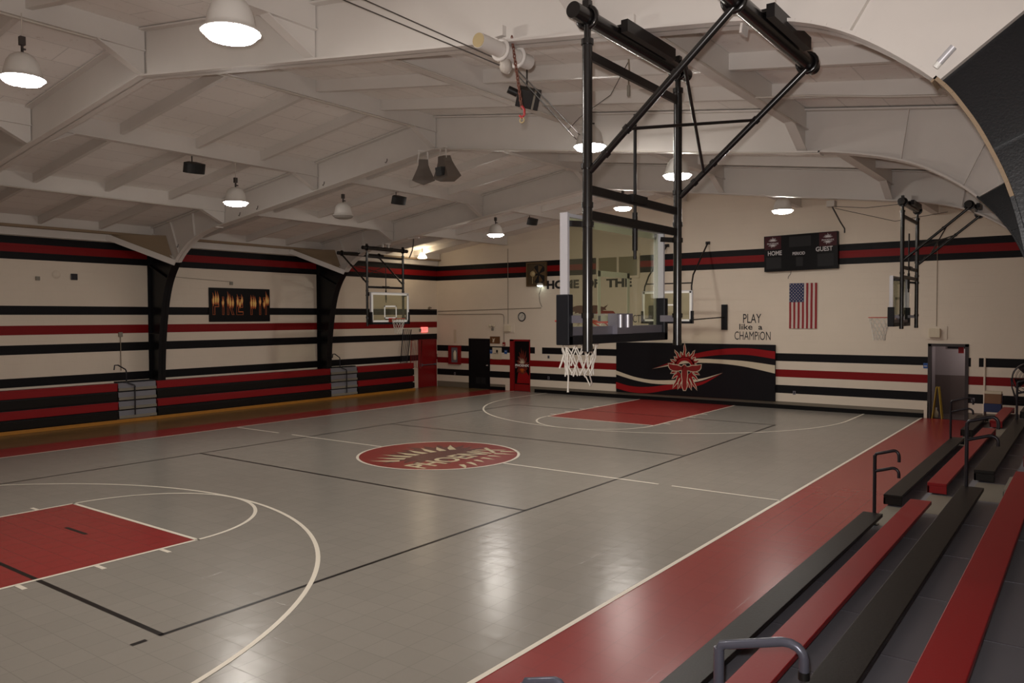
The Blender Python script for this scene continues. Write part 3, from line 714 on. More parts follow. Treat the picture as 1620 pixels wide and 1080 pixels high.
def bent_bar(p, dx, drop, r, m, mb, dy=0, rise=.3):
    """bar leaving p along +x then curling down at its end"""
    p = Vector(p); q_ = dx*.72*rise; pts = [p, p+Vector((dx*.72, dy*.72, q_))]
    for t in (.25, .5, .75, 1.0): a = t*PI/2; pts.append(p+Vector((dx*.72+dx*.28*math.sin(a), dy, q_+dx*.28*rise*math.sin(a)*.6-.09*(1-math.cos(a)))))
    pts.append(pts[-1]+Vector((0, 0, -drop))); mb.path(pts, r, m, 8); return pts[-1]
def handrail(label, x, y, zb, zt, dx, m, r=.021, two=True, cap=False, rz=0, mid=.25):
    root = thing('handrail', label, 'handrail', (x, y, zb), rz, 'aisle handrails')
    h = zt-zb
    mb = MB(); mb.cyl((0, 0, 0), (0, 0, h-.03), r*1.1, m, 10); mb.build('post', root)
    mb = MB(); mb.path([(0, 0, h-.10), (0, 0, h-.05), (.02, 0, h-.01), (.06, 0, h)], r, m, 8); e = bent_bar((.06, 0, h), dx-.06, .07, r, m, mb); mb.build('top_bar', root)
    if two: mb = MB(); bent_bar((0, 0, h-mid), dx, .05, r, m, mb); mb.build('lower_bar', root)
    if cap: MB().cyl(e+Vector((0, 0, .0)), e+Vector((0, 0, -.045)), r*1.12, 'rubber_black', 10).build('end_cap', root, label='black rubber end cap')
    mb = MB(); mb.box(-.05, .05, -.05, .05, 0, .012, m); mb.build('foot_plate', root)
    return root
handrail('dark F shaped handrail standing at the front of the first right aisle', 9.47, -1.72, .25, 1.23, .30, 'rail_dark')
handrail('tall dark handrail on the black third row of the first right aisle', 10.56, -1.76, .75, 1.76, .34, 'rail_dark')
handrail('thin handrail in front of the open doorway, at the far right aisle', 9.34, 6.25, .25, 1.24, .42, 'rail_dark')
handrail('upper handrail beside the far fan, at the far right aisle', 10.56, 6.15, .75, 1.72, .34, 'rail_dark')
handrail('thick grey handrail with black rubber tip in the bottom right corner', 10.10, -8.80, .50, 1.17, .49, 'rail_grey', r=.028, two=False, cap=True)
handrail('top of a grey handrail just peeking over the bottom edge of the picture', 9.40, -9.80, .25, 1.135, .26, 'rail_grey', r=.024, two=False)

# left bleachers, folded against the wall
def left_section(y0, y1, label):
    root = thing('bleacher', label, 'bleacher', (-11.35, y0, 0), 0, 'folded bleachers along the left wall')
    T = Matrix.Translation((11.35, -y0, 0))
    for k, (a, b) in enumerate(((.11, .335), (.385, .615), (.655, .895), (.935, 1.165))):
        m = 'seat_black' if k % 2 == 0 else 'seat_red'; xf = -11.35-.012*k
        mb = MB(T); mb.box(xf-.28, xf, y0, y1, b-.04, b, m); mb.box(xf-.03, xf, y0, y1, a, b-.04, m); mb.box(xf-.28, xf, y0, y0+.03, a, b-.04, m); mb.box(xf-.28, xf, y1-.03, y1, a, b-.04, m)
        mb.build('seat', root, .006, label='black seat front' if k % 2 == 0 else 'red seat front')
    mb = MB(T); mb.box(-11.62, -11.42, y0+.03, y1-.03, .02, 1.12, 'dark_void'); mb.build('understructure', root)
    mb = MB(T); mb.box(-11.93, -11.63, y0, y1, 1.10, 1.14, 'deck_grey'); mb.build('top_deck', root)
    return root
left_section(-9.2, -1.45, 'folded bleacher section at the left picture edge')
left_section(-.27, 6.62, 'middle folded bleacher section under the burning letters banner')
left_section(7.95, 11.15, 'far folded bleacher section next to the red exit door')
def left_aisle(y0, y1, label):
    root = thing('bleacher_aisle', label, 'aisle steps', (-11.35, y0, 0), 0, 'folded aisle steps in the left bleachers')
    T = Matrix.Translation((11.35, -y0, 0))
    for k in range(4):
        z = .11+.275*k
        mb = MB(T); mb.box(-11.66, -11.36, y0+.01, y1-.01, z, z+.085, 'deck_beige'); mb.build('step', root, .006)
        mb = MB(T); mb.box(-11.66, -11.40, y0+.01, y1-.01, z+.085, z+.235, 'deck_grey'); mb.box(-11.66, -11.46, y0+.01, y1-.01, z+.235, z+.275, 'dark_void'); mb.build('riser', root)
    return root
left_aisle(-1.45, -.27, 'grey folded aisle steps at the foot of the nearer left column')
left_aisle(6.62, 7.95, 'grey folded aisle steps at the foot of the farther left column')
mb = MB(); mb.box(-11.36, -11.30, -9.3, 11.15, .0, .095, 'yellow_wood'); tag(mb.build('kick_board', bevel=.005), 'long yellow wooden board along the bottom of the left bleachers', 'board')
def left_rail(y, label):
    root = thing('handrail', label, 'handrail', (-11.42, y, 0), PI, 'aisle handrails')
    mb = MB(); mb.cyl((-.10, 0, .2), (-.10, 0, 1.07), .02, 'rail_dark', 8); mb.path([(-.10, 0, 1.05), (-.08, 0, 1.09), (-.02, .22, 1.18), (0, .30, 1.17), (.0, .32, 1.05)], .02, 'rail_dark', 8); mb.build('front_post', root)
    mb = MB(); mb.cyl((.12, .14, .72), (.12, .14, 1.52), .02, 'rail_dark', 8); mb.path([(.12, .14, 1.5), (.12, .16, 1.56), (.13, .38, 1.70), (.13, .48, 1.70), (.13, .5, 1.56)], .02, 'rail_dark', 8); mb.build('rear_post', root)
    return root
left_rail(-.98, 'thin dark handrail on the folded steps at the nearer left column')
left_rail(7.35, 'thin dark handrail on the folded steps at the farther left column')
# end rails of the far left section, leaning to the wall
def end_rail(name, pts, m, nb, label):
    root = thing(name, label, 'railing', pts[0])
    P = [Vector(p)-Vector(pts[0]) for p in pts]
    mb = MB(); mb.path(P, .022, m, 8, closed=True); mb.build('rail_frame', root)
    for k in range(1, nb+1):
        t = k/(nb+1); MB().cyl(P[0].lerp(P[3], t), P[1].lerp(P[2], t), .012, m, 6).build('baluster', root)
    return root
end_rail('end_railing', [(-11.75, 10.72, 1.17), (-11.85, 11.0, 2.58), (-11.85, 11.48, 2.57), (-11.75, 11.10, 1.17)], 'rail_dark', 3, 'black end railing of the far left bleachers, against the cream wall')
end_rail('end_railing', [(-11.55, 11.10, 1.0), (-11.75, 11.38, 2.1), (-11.75, 12.02, 2.08), (-11.5, 11.70, .9)], 'door_red', 6, 'dark red end railing leaning beside the red exit door')

# ------------------------------------------------------------------ far wall: scoreboard, flag, mat, lettering
WY = YF
root = thing('scoreboard', 'black scoreboard reading HOME PERIOD GUEST above the flag', 'scoreboard', (4.05, WY-.09, 5.18))
Tb = Matrix.Rotation(math.radians(-.9), 4, 'Y')
def sbm(e): return lambda a, b: Tb @ Vector((a, -e, b))
mb = MB(Tb); mb.box(-1.18, 1.18, -.08, .085, -.59, .59, 'score_black'); mb.build('housing', root, .008)
for s, lab in ((-1, 'HOME'), (1, 'GUEST')):
    mb = MB(); mb.flat([(s*.88-.27, .14), (s*.88+.27, .14), (s*.88+.27, .57), (s*.88-.27, .57)], sbm(.083), 'score_panel')
    mb.flat([(s*.88+x*.20, .40+y*.17) for x, y in rnd_flame(9, .35, 1, .1, PI-.1, 3)], sbm(.085), 'text_grey')
    mb.flat([(s*.88+x*.18, .30+y*.14) for x, y in rnd_flame(7, .3, 1, PI+.1, 2*PI-.1, 6)], sbm(.085), 'text_grey')
    word(mb, 'PHOENIX', .06, lambda a, b, s=s: Tb @ Vector((s*.88+a, -.087, .30+b)), 'text_grey', width=.38, center=True)
    mb.build('team_panel', root, label='dark red panel with small flame emblem')
    mb = MB(); word(mb, lab, .15, lambda a, b, s=s: Tb @ Vector(((s*.82 if s < 0 else .76)+a, -.083, (-.06 if s < 0 else -.02)+b)), 'text_grey', width=.46 if s < 0 else .52, bold=.02, center=True); mb.build('caption', root)
mb = MB(); word(mb, 'PERIOD', .10, lambda a, b: Tb @ Vector((-.04+a, -.083, -.09+b)), 'text_grey', width=.40, bold=.02, center=True); mb.build('caption', root)
for x, w_, z0, z1 in ((-.86, .5, -.5, -.12), (.80, .5, -.5, -.10), (-.02, .22, -.46, -.16), (0, .7, .18, .52)): mb = MB(); mb.flat([(x-w_/2, z0), (x+w_/2, z0), (x+w_/2, z1), (x-w_/2, z1)], sbm(.0825), 'dark_void'); mb.build('digit_window', root)
tag(MB().path([(4.22-.5, WY-.012, 4.60), (4.2-.5, WY-.012, 4.48), (4.13-.5, WY-.01, 4.40), (4.12-.5, WY-.01, 4.33)], .008, 'cable_dark', 6).build('power_cord'), 'short dark cord hanging below the scoreboard', 'cord')
# flag
mb = MB(); fw_, fh = .89, 1.49; nx, nz = 26, 24
def fpt(i, j):
    a = i/nx*fw_; b = -j/nz*fh; return Vector((3.67+a, WY-.03-.010*math.sin(a*15+b*1.5)-.005*math.sin(b*7), 4.17+b))
V = [fpt(i, j) for j in range(nz+1) for i in range(nx+1)]
for j in range(nz):
    for i in range(nx):
        st = i//2; m = 'flag_red' if st % 2 == 0 else 'flag_white'
        if i < 14 and j < 10: m = 'flag_blue'
        mb.add([V[j*(nx+1)+i], V[j*(nx+1)+i+1], V[(j+1)*(nx+1)+i+1], V[(j+1)*(nx+1)+i]], [(0, 3, 2, 1)], m, True)
for r in range(11):
    for c in range(9):
        if (r+c) % 2: continue
        cx, cz = (c+.7)/9.4*fw_*14/26, -(r+.7)/11.4*fh*10/24
        mb.flat([(cx+(.022 if k % 2 == 0 else .010)*math.sin(k*PI/5), cz+(.022 if k % 2 == 0 else .010)*math.cos(k*PI/5)) for k in range(10)], lambda a, b: Vector((3.67+a, WY-.05, 4.17+b)), 'flag_white')
tag(mb.build('flag'), 'American flag hanging upright on the far wall under the scoreboard', 'flag')
# padded wall mat with swooshes and bird-and-sun emblem
root = thing('wall_mat', 'long black padded wall mat with red and cream swooshes and a firebird emblem', 'wall padding', (.22, WY-.05, 1.18))
mw, mh = 3.02, .95
MB().box(-mw, mw, -.05, .045, -mh, mh, 'mat_black').build('pad', root, .02)
def mm(e): return lambda a, b: Vector((a, -.052-e, b))
def swoosh(mb, up_, lo_, m, e=.002):
    n = len(up_)
    mb.add([mm(e)(a, b) for a, b in up_]+[mm(e)(a, b) for a, b in lo_], [(i, n+i, n+i+1, i+1) for i in range(n-1)], m)
# picture pixels of the mat (1620 frame) turned into its own plane
def mp(u, v):      # u 0..1 across, v 0..1 down
    return (-mw+2*mw*u, mh-2*mh*v)
def curve(pts, n=28):
    out = []
    for k in range(n+1):
        u = pts[0][0]+(pts[-1][0]-pts[0][0])*k/n
        # cubic interpolation (Catmull) over the listed points
        i = max(0, min(len(pts)-2, next((q for q in range(len(pts)-1) if u <= pts[q+1][0]), len(pts)-2)))
        p0, p1, p2, p3 = pts[max(0, i-1)], pts[i], pts[i+1], pts[min(len(pts)-1, i+2)]
        t = (u-p1[0])/(p2[0]-p1[0])
        m1 = (p2[1]-p0[1])/(p2[0]-p0[0])*(p2[0]-p1[0]); m2 = (p3[1]-p1[1])/(p3[0]-p1[0])*(p2[0]-p1[0])
        v = (2*t**3-3*t**2+1)*p1[1]+(t**3-2*t**2+t)*m1+(-2*t**3+3*t**2)*p2[1]+(t**3-t**2)*m2
        out.append(mp(u, v))
    return out
mb = MB()
swoosh(mb, curve([(0, .57), (.13, .68), (.26, .725), (.42, .70), (.56, .66), (.70, .53)]), curve([(0, .65), (.13, .745), (.26, .795), (.42, .78), (.56, .70), (.70, .53)]), 'mat_cream')
swoosh(mb, curve([(0, .80), (.10, .865), (.22, .865), (.36, .80), (.56, .72), (.70, .53)]), curve([(0, .925), (.10, .985), (.22, .985), (.36, .90), (.56, .78), (.70, .53)]), 'mat_red', .0015)
swoosh(mb, curve([(.25, .51), (.38, .40), (.50, .295), (.66, .285), (.82, .30), (1, .36)]), curve([(.25, .51), (.38, .43), (.50, .37), (.66, .36), (.82, .40), (1, .505)]), 'mat_cream')
swoosh(mb, curve([(.25, .51), (.38, .36), (.52, .20), (.68, .10), (.84, .07), (1, .115)]), curve([(.25, .51), (.38, .39), (.52, .28), (.68, .205), (.84, .19), (1, .25)]), 'mat_red', .0015)
mb.build('swoosh', root, label='red and cream swoosh bands')
def ray_blade(ang, r0, r1, w_, wob):
    d = Vector((math.cos(ang), math.sin(ang))); s_ = Vector((-d.y, d.x)); P = []
    for t, k, o_ in ((0, 1, 0), (.3, .75, wob), (.55, .62, -wob*.6), (.8, .4, wob*.5), (1, 0, 0)): P.append((d*(r0+(r1-r0)*t)+s_*(w_*k+o_), d*(r0+(r1-r0)*t)+s_*(-w_*k+o_)))
    return [tuple(p[0]) for p in P]+[tuple(p[1]) for p in P[::-1][1:]]
def grow(poly, g):
    c = Vector((sum(p[0] for p in poly)/len(poly), sum(p[1] for p in poly)/len(poly))); out = []
    n = len(poly)
    area = sum(poly[i][0]*poly[(i+1) % n][1]-poly[(i+1) % n][0]*poly[i][1] for i in range(n)); sg = 1 if area > 0 else -1
    for i in range(n):
        a, b, d_ = Vector(poly[i-1]), Vector(poly[i]), Vector(poly[(i+1) % n])
        e1 = (b-a).normalized() if (b-a).length > 1e-6 else Vector((1, 0)); e2 = (d_-b).normalized() if (d_-b).length > 1e-6 else e1
        nn = Vector((e1.y+e2.y, -e1.x-e2.x))*sg
        nn = nn.normalized() if nn.length > 1e-4 else e1*1.0
        out.append(tuple(b+nn*g))
    return out
mb = MB(); C = (-.22, .10)
parts_ = []
for k in range(11):
    ang = math.radians(8+16.4*k); L = .56+.22*math.sin(math.radians(8+16.4*k))**2 if k % 2 else .50+.06*math.sin(math.radians(8+16.4*k))
    if k == 5: L = .84
    parts_.append(ray_blade(ang, .34, L, .045, .018*(1 if k % 2 else -1)))
for k, ang in enumerate((205, 222, 240, 252, 288, 300, 318, 335)): parts_.append(ray_blade(math.radians(ang), .30, (.60, .66, .92, .86, .86, .94, .70, .62)[k], .055, .016*(1 if k % 2 else -1)))
wing = [(.03, .02), (.14, .0), (.28, .05), (.44, .06), (.63, .10), (.61, -.02), (.55, -.10), (.42, -.15), (.28, -.15), (.15, -.12), (.08, -.08)]
body = [(x*.78, y) for x, y in [(-.10, .02), (-.05, .07), (.04, .07), (.06, .0), (.12, -.10), (.13, -.30), (.10, -.52), (.12, -.68), (.05, -.84), (-.05, -.84), (-.12, -.68), (-.10, -.50), (-.14, -.30), (-.12, -.10)]]
ringp = [(.40*math.cos(PI*k/14), .40*math.sin(PI*k/14)*.9) for k in range(15)]+[(.26*math.cos(PI*k/14), .26*math.sin(PI*k/14)*.85) for k in range(14, -1, -1)]
for p in parts_+[ringp]: mb.flat([(C[0]+x, C[1]+y) for x, y in grow(p, .024)], mm(.003), 'mat_cream')
for p in parts_+[ringp]: mb.flat([(C[0]+x, C[1]+y) for x, y in p], mm(.005), 'mat_red')
for s in (-1, 1):
    mb.flat([(C[0]+s*x, C[1]+y) for x, y in grow(wing, .03)], mm(.006), 'mat_cream')
mb.flat([(C[0]+x, C[1]+y) for x, y in grow(body, .03)], mm(.006), 'mat_cream')
for s in (-1, 1): mb.flat([(C[0]+s*x, C[1]+y) for x, y in wing], mm(.008), 'logo_red')
mb.flat([(C[0]+x, C[1]+y) for x, y in body], mm(.008), 'logo_red')
mb.build('emblem', root, label='red firebird under a sun with cream outlines')

def wall_word(rows, label, m='text_black', y=WY-.003):
    mb = MB()
    for txt, x0, w_, z, h, bold in rows: word(mb, txt, h, lambda a, b, x0=x0, z=z: Vector((x0+a, y, z+b)), m, width=w_, bold=bold)
    return tag(mb.build('wall_lettering'), label, 'lettering')
wall_word([('HOME', -6.03, 1.53, 4.21, .35, .05), ('OF', -4.22, .63, 4.21, .35, .05), ('THE', -3.28, 1.10, 4.21, .35, .05)], 'black block letters HOME OF THE painted high on the far wall')
wall_word([('PLAY', 2.10, .63, 2.86, .31, 0.004), ('like', 1.97, .46, 2.63, .20, .012), ('a', 2.63, .14, 2.63, .13, .02), ('CHAMPiON', 1.80, 1.25, 2.28, .29, 0)], 'black letters PLAY like a CHAMPION right of the end hoop')
wall_word([('ACT', -2.33, .52, 2.87, .29, 0), ('like', -2.44, .46, 2.63, .20, .012), ('a', -1.78, .14, 2.63, .13, .02), ('CHAMPiON', -2.62, 1.25, 2.28, .29, 0)], 'black letters ACT like a CHAMPION behind the nearest backboard')
# bird emblem painted on the wall
mb = MB(); E = Vector((-4.12, 0, 3.36))
bm_ = lambda e: (lambda a, b: Vector((E.x+a, WY-e, E.z+b)))
for s in (-1, 1): mb.flat([(s*x, y) for x, y in [(.0, -.02), (.10, .12), (.28, .18), (.50, .17), (.72, .10), (.92, .20), (.80, .05), (.86, -.01), (.70, -.01), (.74, -.09), (.58, -.06), (.58, -.15), (.42, -.10), (.38, -.20), (.24, -.12), (.10, -.22)]], bm_(.003), 'logo_dark')
mb.flat([(-.10, -.1), (-.12, .14), (-.05, .24), (.06, .23), (.12, .18), (.06, .15), (.12, -.1), (0, -.26)], bm_(.005), 'logo_dark')
mb.flat([(-.78, -.45), (-.74, -.15), (.80, -.15), (.76, -.45)], bm_(.0045), 'text_grey')
word(mb, 'PHOENIX', .20, lambda a, b: Vector((E.x+a, WY-.0065, E.z-.40+b)), 'mat_cream', width=1.40, bold=.04, center=True)
mb.flat([(.35, -.15), (1.25, -.15), (1.15, -.05), (.45, -.03)], bm_(.004), 'mat_red')
tag(mb.build('wall_emblem'), 'dark spread-wing bird emblem with the word PHOENIX painted on the far wall', 'emblem')
# clock
root = thing('wall_clock', 'round white wall clock with dark rim above the flame poster door', 'clock', (-7.27, WY, 3.10))
Rx = Matrix.Rotation(PI/2, 3, 'X')
mb = MB(); mb.lathe([(.155, 0), (.19, 0), (.195, .03), (.17, .045), (.155, .03)], 'rail_dark', n=28, R=Rx); mb.build('clock_case', root)
mb = MB(); mb.lathe([(0, .022), (.16, .022)], 'clock_face', n=28, R=Rx)
for k in range(12): a = k*PI/6; mb.beam((.12*math.sin(a), -.025, .12*math.cos(a)), (.145*math.sin(a), -.025, .145*math.cos(a)), .004, .012, 'text_black', (0, 1, 0))
mb.build('dial', root)
for nm, a, L in (('hour_hand', -2.2, .075), ('minute_hand', .5, .115)): MB().beam((0, -.028, 0), (L*math.sin(a), -.028, L*math.cos(a)), .004, .012, 'text_black', (0, 1, 0)).build(nm, root)
# exhaust fan in the wall
root = thing('exhaust_fan', 'square wall exhaust fan set in the upper stripe, left of HOME', 'fan', (-6.50, WY, 4.83))
mb = MB()
for (a, b, c, d_) in ((-.49, .49, .43, .49), (-.49, .49, -.49, -.43), (-.49, -.43, -.43, .43), (.43, .49, -.43, .43)): mb.box(a, b, -.10, 0, c, d_, 'fan_bronze')
mb.build('housing', root)
mb = MB(); mb.box(-.43, .43, -.02, -.004, -.43, .43, 'fan_dark'); mb.lathe([(.0, .022), (.38, .022)], 'dark_void', (.1, 0, 0), 28, Rx); mb.build('back_panel', root)
for k in range(5):
    a = k*2*PI/5; P = [Vector((.1+r*math.cos(a+t), -.05-.02*t, r*math.sin(a+t))) for r, t in ((.06, 0), (.36, -.25), (.36, .35), (.1, .4))]
    MB().add(P+[p+Vector((0, .006, 0)) for p in P], [(0, 1, 2, 3), (7, 6, 5, 4)], 'fan_bronze').build('blade', root)
MB().lathe([(0, .11), (.10, .10), (.12, .06), (.12, .03)], 'fan_cream', (-.19, 0, .02), 20, Rx).build('motor', root, label='round cream motor cover')
MB().cyl((-.19, -.07, -.1), (-.19, -.07, -.38), .012, 'fan_cream', 6).build('bracket', root)
root = thing('flood_light', 'small glowing white flood light at the bottom of the exhaust fan', 'light', (-6.28, WY-.12, 4.37))
mb = MB(); mb.lathe([(0, .0), (.13, .0), (.14, .04), (.10, .09), (0, .10)], 'lamp_shell', n=18); mb.build('lamp_body', root)
mb = MB(); mb.lathe([(.13, 0), (.10, -.05), (0, -.06)], 'flood_glow', n=18); mb.build('lens', root)
MB().path([(0, 0, .08), (0, .05, .12), (0, .115, .13)], .015, 'lamp_metal', 6).build('bracket', root)
# upper wall window, two panes
wr = bpy.data.objects.new('window_1', None); COL.objects.link(wr); wr['kind'] = 'structure'
mb = MB(); x0, x1, z0, z1 = -3.70, -1.84, 4.54, 5.44
for (a, b, c, d_) in ((x0, x1, z1-.09, z1), (x0, x1, z0, z0+.09), (x0, x0+.10, z0+.09, z1-.09), (x1-.10, x1, z0+.09, z1-.09), (-2.80, -2.72, z0+.09, z1-.09)): mb.box(a, b, WY-.05, WY, c, d_, 'wall_cream')
mb.build('window_frame', wr)
for a, b in ((x0+.1, -2.80), (-2.72, x1-.1)): MB().box(a, b, WY-.015, WY-.004, z0+.09, z1-.09, 'window_pane').build('pane', wr)
# cabinets, plaques, signs
root = thing('extinguisher_cabinet', 'red fire extinguisher cabinet on the far wall left of the black door', 'cabinet', (-10.92, WY, 1.43))
mb = MB()
for (a, b, c, d_) in ((-.34, .34, .33, .41), (-.34, .34, -.41, -.33), (-.34, -.20, -.33, .33), (.20, .34, -.33, .33)): mb.box(a, b, -.09, 0, c, d_, 'door_red')
mb.build('cabinet_body', root)
MB().box(-.20, .20, -.03, -.01, -.33, .33, 'deck_grey').build('glass_panel', root); MB().lathe([(.05, -.22), (.075, -.2), (.075, .1), (.03, .16), (.03, .2), (0, .2)], 'paper', (.06, -.06-.04, 0), 12).build('extinguisher', root)
mb = MB(); mb.box(-10.99, -10.87, WY-.01, WY, 1.95, 2.55, 'paper'); mb.box(-10.985, -10.975, WY-.012, WY, 1.95, 2.55, 'door_red'); mb.box(-10.885, -10.875, WY-.012, WY, 1.95, 2.55, 'door_red'); tag(mb.build('wall_sign'), 'narrow upright red edged sign above the extinguisher cabinet', 'sign')
root = thing('wall_plaque', 'brown plaque with cream figure right of the black door top', 'plaque', (-8.68, WY, 2.12))
mb = MB(); mb.box(-.26, .26, -.04, 0, -.15, .15, 'brass_brown'); mb.build('plaque_board', root, .01)
MB().flat([(-.12, -.1), (-.04, -.1), (-.02, .0), (.03, .08), (-.06, .04), (-.13, .08), (-.1, 0)], lambda a, b: Vector((a, -.042, b)), 'paper').build('figure', root)
mb = MB(); mb.box(-8.83, -8.34, WY-.012, WY, 1.30, 1.80, 'paper'); mb.box(-8.63, -8.53, WY-.014, WY-.012, 1.58, 1.70, 'text_black')
for k in range(3): mb.box(-8.76+.09*k, -8.71+.09*k, WY-.014, WY-.012, 1.53, 1.57, 'hall_dark')
tag(mb.build('notice_sheet'), 'cream notice sheet between the black door and the poster door', 'notice')
for x, lab in ((-8.90, 'small blue sign against the black door frame'), (-8.12, 'small blue sign left of the flame poster door')):
    mb = MB(); mb.box(x-.07, x+.07, WY-.015, WY, 1.54, 1.70, 'sign_blue'); mb.box(x-.04, x+.04, WY-.017, WY-.015, 1.64, 1.66, 'paper'); tag(mb.build('wall_sign'), lab, 'sign', 'small blue door signs')
mb = MB(); mb.box(7.68, 7.80, WY-.015, WY, 1.50, 1.66, 'sign_blue'); mb.box(7.70, 7.78, WY-.017, WY-.015, 1.56, 1.58, 'paper'); tag(mb.build('wall_sign'), 'small blue sign left of the open doorway', 'sign', 'small blue door signs')
root = thing('fire_alarm', 'red fire alarm box at the end of the conduit by the poster door', 'alarm', (-8.20, WY, 1.95))
MB().box(-.065, .065, -.05, 0, -.08, .08, 'door_red').build('alarm_body', root, .008); MB().box(-.04, .04, -.056, -.05, -.05, -.01, 'paper').build('label_plate', root)
root = thing('emergency_light', 'small twin bracket emergency light above the brown plaque', 'light', (-8.80, WY, 2.66))
MB().box(-.05, .05, -.06, 0, -.14, -.02, 'deck_beige').build('lamp_body', root, .01)
for s in (-1, 1): MB().lathe([(0, .0), (.05, .01), (.06, .05), (.03, .08), (0, .08)], 'paper', (s*.10, -.05, .06), 12, Rx).build('lamp_head', root)
MB().cyl((-.1, -.04, .03), (.1, -.04, .03), .012, 'deck_beige', 6).build('lamp_arm', root)
def controller(x, z, label, sc=1):
    root = thing('control_box', label, 'box', (x, WY, z)); mb = MB(); mb.box(-.30*sc, .30*sc, -.03, 0, -.20*sc, .20*sc, 'wall_cream'); mb.build('back_plate', root)
    MB().box(-.20*sc, .12*sc, -.16, -.03, -.15*sc, .13*sc, 'paper').build('housing', root, .015); return root
controller(-7.93, 2.62, 'cream control box left of the clock, above the poster door', .9)
controller(8.02, 2.58, 'cream control box above the open doorway', .95)
for x, z, lab in ((-5.95, 1.47, 'small wall socket right of the poster door, above the red stripe'), (-5.95, .62, 'small wall socket low on the black stripe right of the poster door'), (3.85, .55, 'small wall socket on the lower black stripe right of the wall mat'), (8.99, .62, 'small wall socket on the lower black stripe right of the open doorway'), (-10.95, .60, 'small wall socket below the extinguisher cabinet')):
    mb = MB(); mb.box(x-.045, x+.045, WY-.012, WY, z-.06, z+.06, 'galvanised'); mb.box(x-.02, x+.02, WY-.014, WY-.012, z-.03, z+.03, 'text_black'); tag(mb.build('wall_socket'), lab, 'socket', 'wall sockets')
# conduits on the far wall
def conduit(pts, r, m, label, name='conduit', cat='conduit'):
    return tag(MB().path(pts, r, m, 6).build(name), label, cat)
cy = WY-.02
conduit([(-11.9, cy, 3.36), (-6.3, cy, 3.46)], .014, 'conduit_grey', 'upper of two level conduits running along the far left wall')
conduit([(-11.9, cy, 3.22), (-8.35, cy, 3.22), (-8.24, cy, 3.19), (-8.20, cy, 3.1), (-8.20, cy, 2.03)], .014, 'conduit_grey', 'lower conduit that turns down to the red fire alarm')
conduit([(-7.98, cy, 5.95), (-7.98, cy, 2.80)], .012, 'conduit_grey', 'upright conduit rising from the control box by the clock')
conduit([(-6.28, cy, 4.34), (-6.40, cy, 4.0), (-6.36, cy, 3.7), (-6.26, cy, 3.5)], .008, 'cable_dark', 'thin curved cable hanging from the exhaust fan light', 'cable', 'cable')
conduit([(8.02, cy, 5.3), (8.02, cy, 2.72)], .008, 'conduit_grey', 'thin upright conduit above the box over the open doorway')
conduit([(9.28, cy, 1.87), (9.28, cy, 0.02)], .03, 'wall_cream', 'cream upright pipe right of the open doorway', 'pipe', 'pipe')

# ------------------------------------------------------------------ left wall things
WX = XL
root = thing('banner', 'black banner with burning letters FIRE PIT on the left wall', 'banner', (WX+.01, 3.15, 3.54))
bw, bh = 1.21, .575
lm = lambda e: (lambda a, b: Vector((e, a, b)))
mb = MB(); mb.box(0, .012, -bw, bw, -bh, bh, 'poster_black'); mb.build('sheet', root)
mb = MB(); xs = (-1.06, -.70, -.50, -.15, .28, .70, .93); rg = random.Random(5)
for ch, x0, w_ in (('F', -1.07, .24), ('I', -.71, .07), ('R', -.52, .27), ('E', -.16, .27), ('P', .40, .24), ('I', .76, .07), ('T', .93, .22)):
    vs, fs, ww = letters(ch, .62, .030)
    mb.add([Vector((.014, x0+a/ww*w_, -.34+b)) for a, b in vs], fs, 'flame_orange')
    vs, fs, ww = letters(ch, .60, .0)
    mb.add([Vector((.0155, x0+.012+a/ww*(w_-.03), -.33+b)) for a, b in vs], fs, 'poster_black')
for x in (-1.04, -.95, -.87, -.68, -.48, -.40, -.30, -.11, -.02, .06, .44, .53, .60, .80, .97, 1.06, 1.13):
    h = .26+.20*rg.random(); z = -.06+.14*rg.random(); P = [(x-.05, z), (x-.062, z+h*.35), (x-.015, z+h*.6), (x-.03, z+h), (x+.03, z+h*.62), (x+.055, z+h*.3), (x+.04, z), (x, z-.10)]
    mb.flat(P, lm(.017), 'flame_orange'); c = (x, z+h*.25); mb.flat([(c[0]+(a-c[0])*.62, c[1]+(b-c[1])*.66) for a, b in P], lm(.0185), 'flame_yellow')
mb.build('flame_lettering', root, label='orange and yellow burning letters')
root = thing('exit_sign', 'small glowing red exit sign above the red door on the left wall', 'sign', (WX, 12.45, 2.55))
MB().box(0, .05, -.20, .20, -.11, .11, 'exit_glow').build('sign_face', root, .006)
mb = MB(); word(mb, 'EXIT', .13, lambda a, b: Vector((.052, a, -.065+b)), 'paper', width=.30, bold=.02, center=True); mb.build('lettering', root)
MB().box(0, .04, -.32, -.21, -.09, .05, 'deck_beige').build('battery_box', root)
for y, z, lab in ((-2.37, 4.30, 'small dark square speaker high on the left wall beside a round disc'), (2.80, 4.28, 'small grey sensor above the burning letters banner'), (-3.35, 4.22, 'tiny grey fitting high on the left wall near the picture edge')):
    mb = MB(); s = .09 if 'square' in lab else .055; mb.box(WX, WX+.05, y-s, y+s, z-s, z+s, 'rail_dark' if 'square' in lab else 'deck_beige'); tag(mb.build('wall_fitting', bevel=.008), lab, 'fitting')
tag(MB().lathe([(0, .03), (.09, .03), (.12, 0)], 'wall_cream', (WX, -2.85, 4.35), 18, Matrix.Rotation(PI/2, 3, 'Y')).build('wall_fitting'), 'round cream disc high on the left wall beside a dark square speaker', 'fitting')
root = thing('switch_box', 'small grey switch box with a conduit below it, left of the nearer left column', 'box', (WX, -1.05, 2.60)); MB().box(0, .05, -.06, .06, -.07, .07, 'deck_beige').build('box_body', root, .006); MB().cyl((.02, 0, -.07), (.02, 0, -1.1), .014, 'conduit_grey', 6).build('conduit', root)
